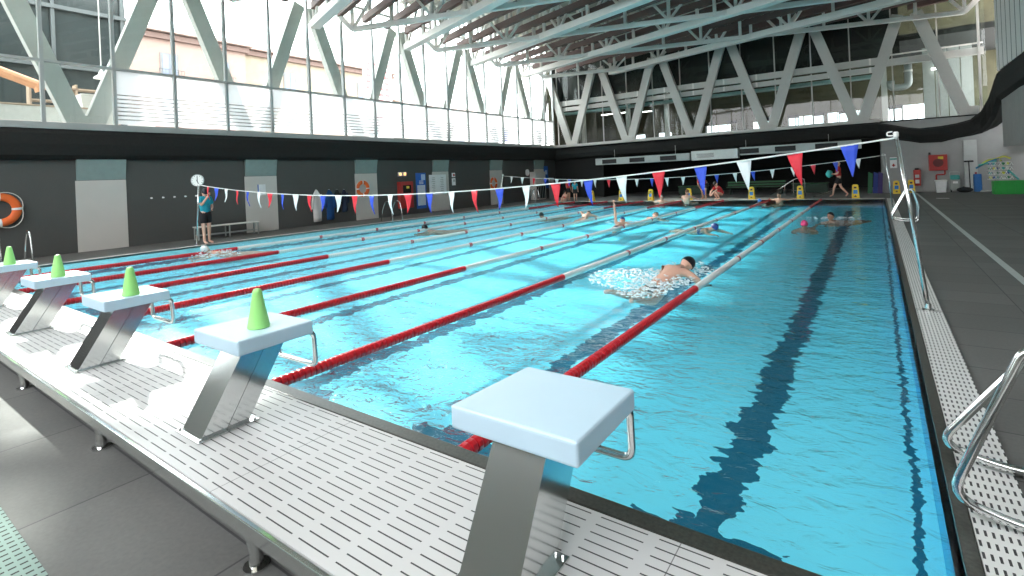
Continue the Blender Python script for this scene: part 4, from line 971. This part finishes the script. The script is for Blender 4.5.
    if 'shirt' in clothes:
        a, b = ('ls','le',.75), ('rs','re',.75); q = ('pel','sp',-.3); shell([q,'sp','ch','ls','rs',a,b], [(q,'sp'),('sp','ch'),('ch','ls'),('ch','rs'),('ls',a),('rs',b)], [(.165,.13),(.16,.125),(.175,.13),.085,.085,.075,.075], clothes['shirt'], 'shirt')
    if 'shorts' in clothes:
        a, b = ('lh','lk',.7), ('rh','rk',.7); q = ('pel','sp',.75); shell(['pel',q,'lh','rh',a,b], [('pel',q),('pel','lh'),('pel','rh'),('lh',a),('rh',b)], [(.165,.13),(.155,.12),.11,.11,.095,.095], clothes['shorts'], 'shorts')
    if 'trunks' in clothes:
        a, b = ('lh','lk',.25), ('rh','rk',.25); q = ('pel','sp',.2); shell(['pel',q,'lh','rh',a,b], [('pel',q),('pel','lh'),('pel','rh'),('lh',a),('rh',b)], [(.155,.118),(.14,.105),.098,.098,.09,.09], clothes['trunks'], 'swim_trunks')
    if 'suit' in clothes:
        shell(['pel','sp','ch'], [('pel','sp'),('sp','ch')], [(.155,.12),(.14,.108),(.165,.115)], clothes['suit'], 'swimsuit')
    if goggles:
        gb = NB(); pts = [HM @ Vector((math.cos(a)*.088, math.sin(a)*.10, .014)) for a in [2*PI*k/16 for k in range(16)]]; tube(gb, pts, .006, 6, closed=True)
        for s_ in (-1, 1): ball(gb, HM @ Vector((.032*s_, .09, .012)), .02, 8, (1, .6, .8))
        obj('goggles', gb, M_sk, t)
    return t
K = cloth('black_cloth', (.015,.015,.018)); RD = cloth('red_cloth', (.55,.03,.035)); TL = cloth('teal_shirt_cloth', (.02,.36,.46)); CAPK = P('black_swim_cap', (.015,.015,.02), .35); CAPW = P('white_swim_cap', (.75,.78,.76), .35); CAPB = P('navy_swim_cap', (.02,.05,.22), .35); CAPP = P('pink_swim_cap', (.75,.05,.20), .35); HB_ = P('dark_hair', (.03,.022,.018), .8); NV = cloth('navy_swimwear', (.02,.04,.14))
person('person in teal shirt and black shorts standing by the clock post, hand at mouth', (-17.0, 7.42, .02), -PI*.42,
  dict(rw=(.06,.20,1.46), re=(.22,.12,1.20), lw=(-.08,.20,1.10), le=(-.24,.0,1.14), rk=(.12,.06,.50), ra=(.14,.10,.09), rtt=(.15,.25,.035)), SKIN, {'shirt': TL, 'shorts': K}, cap=CAPK)
w_ = person('grey-haired person in a red shirt walking behind the far pool edge with a teal bundle', (-1.5, 28.9, 0), PI*.55,
  dict(lk=(-.09,.20,.52), la=(-.09,.28,.12), lt=(-.10,.42,.06), rk=(.09,-.08,.50), ra=(.09,-.35,.16), rtt=(.10,-.26,.05), lw=(-.10,.28,1.12), le=(-.25,.06,1.14), rw=(.12,.28,1.08), re=(.25,.04,1.13)), SKIN, {'shirt': RD, 'shorts': K}, hair=P('grey_hair', (.45,.40,.36), .8))
bm = ball(NB(), (0, 0, 0), .15, 12, (1, .8, 1.2))
for v in bm.verts: v.co *= 1 + .12*math.sin(v.co.x*31+v.co.z*23)
o = tag(obj('bundle', bm, cloth('teal_towel', (.05,.42,.40)), smooth=True), 'teal bundle held by the walking person in red', 'bundle'); o.location = (-1.86, 28.83, 1.14)
person('person in a red shirt bending forward with hands on knees at the far pool edge', (-7.55, 28.3, 0), PI*.85,
  dict(pel=(0,-.12,.86), sp=(0,.0,.98), ch=(0,.16,1.06), nk=(0,.30,1.11), hd=(0,.40,1.15), tp=(0,.49,1.18), look=(0,.6,-.7), ls=(-.17,.20,1.06), rs=(.17,.20,1.06), le=(-.2,.24,.82), re=(.2,.24,.82), lw=(-.12,.16,.58), rw=(.12,.16,.58), lh=(-.09,-.12,.82), rh=(.09,-.12,.82), lk=(-.11,.08,.47), rk=(.11,.08,.47)), SKIN2, {'shirt': RD, 'shorts': K}, hair=HB_)
person('person in red crouching low beside the bending one at the far pool edge', (-6.75, 27.95, 0), PI*.75,
  dict(pel=(0,-.18,.30), sp=(0,-.10,.45), ch=(0,.04,.60), nk=(0,.12,.72), hd=(0,.17,.83), tp=(0,.19,.93), ls=(-.17,.06,.66), rs=(.17,.06,.66), le=(-.2,.28,.50), re=(.2,.28,.50), lw=(-.1,.42,.34), rw=(.1,.42,.34), lh=(-.09,-.14,.28), rh=(.09,-.14,.28), lk=(-.13,.24,.42), rk=(.13,.24,.42), la=(-.11,.04,.09), ra=(.11,.04,.09), lt=(-.12,.20,.035), rtt=(.12,.20,.035)), SKIN, {'shirt': RD}, hair=HB_)
person('person in a teal top and dark shorts standing at the far left pool end', (-15.15, 27.9, 0), .2, {}, SKIN, {'shirt': TL, 'shorts': K}, hair=HB_, sc=.74)
person('person in a red top standing behind the teal one at the far left pool end', (-15.95, 28.5, 0), -.4, {}, SKIN2, {'shirt': RD, 'shorts': K}, hair=HB_, sc=.80)
person('person in a red swimsuit sitting at the far left pool edge', (-15.6, 27.45, 0), PI*.9,
  dict(pel=(0,0,.14), sp=(0,-.02,.32), ch=(0,.0,.50), nk=(0,.02,.63), hd=(0,.04,.74), tp=(0,.05,.84), ls=(-.17,0,.56), rs=(.17,0,.56), le=(-.24,.1,.36), re=(.24,.1,.36), lw=(-.18,.26,.22), rw=(.18,.26,.22), lh=(-.09,.04,.12), rh=(.09,.04,.12), lk=(-.14,.30,.32), rk=(.14,.30,.32), la=(-.06,.30,.07), ra=(.06,.30,.07), lt=(-.05,.44,.04), rtt=(.05,.44,.04)), SKIN, {'suit': RD}, hair=HB_, sc=.8)
# swimmers: pose lies along +Y, water level at z = 0
def lying(pitch=.10, head_up=.0, **kw):
    p = dict(pel=(0,-.45,-.13), sp=(0,-.28,-.10), ch=(0,-.06,-.06), nk=(0,.10,-.02), hd=(0,.22,.02+head_up), tp=(0,.31,.05+head_up), look=(0,.5,-1), ls=(-.17,.02,-.03), rs=(.17,.02,-.03), le=(-.34,.22,-.10), re=(.34,.22,-.10), lw=(-.30,.45,-.12), rw=(.30,.45,-.12),
      lh=(-.09,-.50,-.14), rh=(.09,-.50,-.14), lk=(-.11,-.90,-.16), rk=(.11,-.90,-.14), la=(-.11,-1.28,-.14), ra=(.11,-1.28,-.17), lt=(-.11,-1.42,-.14), rtt=(.11,-1.42,-.17)); p.update(kw); return p
def upright(**kw):
    # breaststroke glide: head up out of the water, the body stretched just below the surface
    p = lying(pel=(0,-.50,-.17), sp=(0,-.32,-.15), ch=(0,-.10,-.13), nk=(0,.06,-.06), hd=(0,.14,.05), tp=(0,.15,.15), look=(0,1,.1), ls=(-.17,-.02,-.12), rs=(.17,-.02,-.12), le=(-.30,.12,-.16), re=(.30,.12,-.16), lw=(-.20,.34,-.16), rw=(.20,.34,-.16),
      lh=(-.09,-.55,-.17), rh=(.09,-.55,-.17), lk=(-.11,-.95,-.17), rk=(.11,-.95,-.17), la=(-.11,-1.32,-.16), ra=(.11,-1.32,-.16), lt=(-.11,-1.46,-.16), rtt=(.11,-1.46,-.16))
    p.update(kw); return p
def wall_rest(**kw):
    p = upright(pel=(0,.02,-.22), sp=(0,0,-.14), ch=(0,0,-.04), ls=(-.19,0,.05), rs=(.19,0,.05), nk=(0,0,.10), hd=(0,.02,.23), tp=(0,.02,.33), le=(-.32,-.04,-.04), re=(.32,-.04,-.04), lw=(-.46,-.1,.0), rw=(.46,-.1,.0), lh=(-.1,.06,-.22), rh=(.1,.06,-.22), lk=(-.16,.42,-.22), rk=(.16,.42,-.22), la=(-.15,.78,-.24), ra=(.15,.78,-.24), lt=(-.15,.9,-.24), rtt=(.15,.9,-.24))
    p.update(kw); return p
person('swimmer with bare back and black cap in the second lane, largest swimmer in the water', (-2.66, 8.1, .02), -.35,
  lying(pel=(0,-.42,-.16), lh=(-.10,-.46,-.17), rh=(.10,-.46,-.17), lk=(-.24,-.72,-.24), rk=(.20,-.74,-.24), la=(-.30,-.98,-.14), ra=(.16,-1.05,-.16), lt=(-.36,-1.08,-.14), rtt=(.2,-1.16,-.16), ch=(0,-.06,.045), sp=(0,-.26,-.06), nk=(0,.12,.07), hd=(.02,.24,.11), tp=(.03,.33,.12), ls=(-.19,.02,.03), rs=(.19,.02,.03), le=(-.38,.10,-.12), re=(.36,.10,-.12), lw=(-.30,.34,-.18), rw=(.24,.38,-.18)), SKIN, {'trunks': K}, cap=CAPK, sc=1.12)
person('swimmer in a navy cap raising one arm straight out of the water', (-6.95, 15.85, 0), .15, lying(le=(-.22,.14,.32), lw=(-.26,.22,.60), hd=(0,.2,.06), tp=(0,.3,.08)), SKIN, {'trunks': NV}, cap=CAPB, goggles=True)
person('swimmer with face turned up just behind the raised arm', (-6.55, 17.6, 0), -.3, lying(hd=(0,.22,.09), tp=(0,.31,.12), look=(1,.4,.1)), SKIN, {'trunks': K}, hair=HB_)
person('swimmer in a pink cap facing the viewer in the right-hand lane', (-1.63, 15.75, 0), PI, upright(), SKIN2, {'suit': K}, cap=CAPP, goggles=True)
person('dark-haired swimmer near the far end of the right-hand lane', (-1.14, 17.85, 0), PI*.8, upright(hd=(0,.05,.08), tp=(0,.06,.18)), SKIN2, {'trunks': K}, hair=HB_)
person('swimmer in a white cap near the standing person at the left edge of the pool', (-14.65, 6.6, 0), PI*.9, lying(hd=(0,.22,.10), tp=(0,.31,.15), look=(.8,.6,0)), SKIN, {'trunks': K}, cap=CAPW, goggles=True)
person('swimmer with a black cap alone in the middle-left lane', (-12.7, 12.75, 0), PI*.85, upright(), SKIN2, {'trunks': K}, cap=CAPK)
person('swimmer with a black cap far away in the lane beneath the white pennant', (-11.2, 17.9, 0), PI*.9, upright(), SKIN2, {'trunks': K}, cap=CAPK)
person('pale swimmer lying flat far away left of the third lane rope', (-9.7, 18.8, 0), .2, lying(ch=(0,-.06,.0), le=(-.3,.1,.12), lw=(-.3,.38,.05)), SKIN, {'trunks': K}, hair=HB_)
person('swimmer gliding under the surface in the second lane beyond the bare-backed one', (-4.0, 15.2, -.06), PI*1.35, lying(hd=(0,.22,.06), tp=(0,.31,.08)), SKIN2, {'suit': NV}, cap=CAPB)
person('bather with grey hair resting the arms on the far edge left of a yellow sign', (-9.35, 26.75, 0), PI, wall_rest(), SKIN, {'trunks': K}, hair=P('grey_hair', (.45,.40,.36), .8))
person('bare-backed bather standing in the water facing the red-shirted pair', (-7.95, 26.45, .14), -.15, wall_rest(ch=(0,-.02,.04), sp=(0,-.08,-.10), ls=(-.20,0,.14), rs=(.20,0,.14), nk=(0,.03,.2), hd=(0,.06,.33), tp=(0,.07,.43), le=(-.34,.2,.0), re=(.34,.2,.0), lw=(-.3,.46,-.02), rw=(.3,.46,-.02)), SKIN, {'trunks': K}, hair=P('brown_hair', (.20,.10,.06), .8), sc=1.1)
person('bather leaning on the far edge in front of the ramp handrail', (-3.75, 26.7, .02), PI*.9, wall_rest(le=(-.32,-.1,.02), re=(.32,-.1,.0), lw=(-.5,-.25,.05), rw=(.5,-.2,.03)), SKIN2, {'trunks': K}, hair=HB_)
person('bather in a blue cap low in the water at the far edge', (-4.6, 26.8, -.06), PI, upright(), SKIN, {'trunks': K}, cap=P('bright_blue_cap', (.05,.25,.75), .35))
# white foam round the active swimmers (water splashes, beyond counting)
M_foam = P('white_water_foam', (.88,.93,.95), .3)
def splash(x, y, rx, ry, n, hgt_, label):
    bm = NB()
    for k in range(n):
        a = random.uniform(0, 2*PI); q = math.sqrt(random.random())*1.0
        px, py = math.cos(a)*q*rx, math.sin(a)*q*ry
        r_ = random.uniform(.006, .022); z_ = -.022 + (random.random()**3)*hgt_*(1-q*.6)
        m4 = Matrix.Translation((px, py, z_)) @ Matrix.Rotation(random.uniform(0, 3), 4, 'Z') @ Matrix.Diagonal((random.uniform(1, 3.2), random.uniform(.8, 1.3), .55, 1))
        bmesh.ops.create_icosphere(bm, subdivisions=1, radius=r_, matrix=m4)
    o = obj('water_splash', bm, M_foam, smooth=True); o.location = (x, y, 0)
    tag(o, label, 'splash', kind='stuff')
splash(-3.1, 7.7, .8, .8, 700, .13, 'white splash around the bare-backed swimmer')
splash(-2.55, 8.5, .42, .3, 200, .26, 'spray in front of the black-capped head')
splash(-6.9, 16.1, .7, .5, 120, .12, 'white splash around the swimmer with a raised arm')
splash(-14.4, 6.5, .9, .5, 200, .14, 'white splash around the white-capped swimmer')
splash(-2.75, 7.0, .35, .5, 160, .03, 'thin foam trailing behind the bare-backed swimmer')
splash(-1.3, 18.5, .9, .3, 80, .03, 'thin foam behind the dark-haired swimmer')
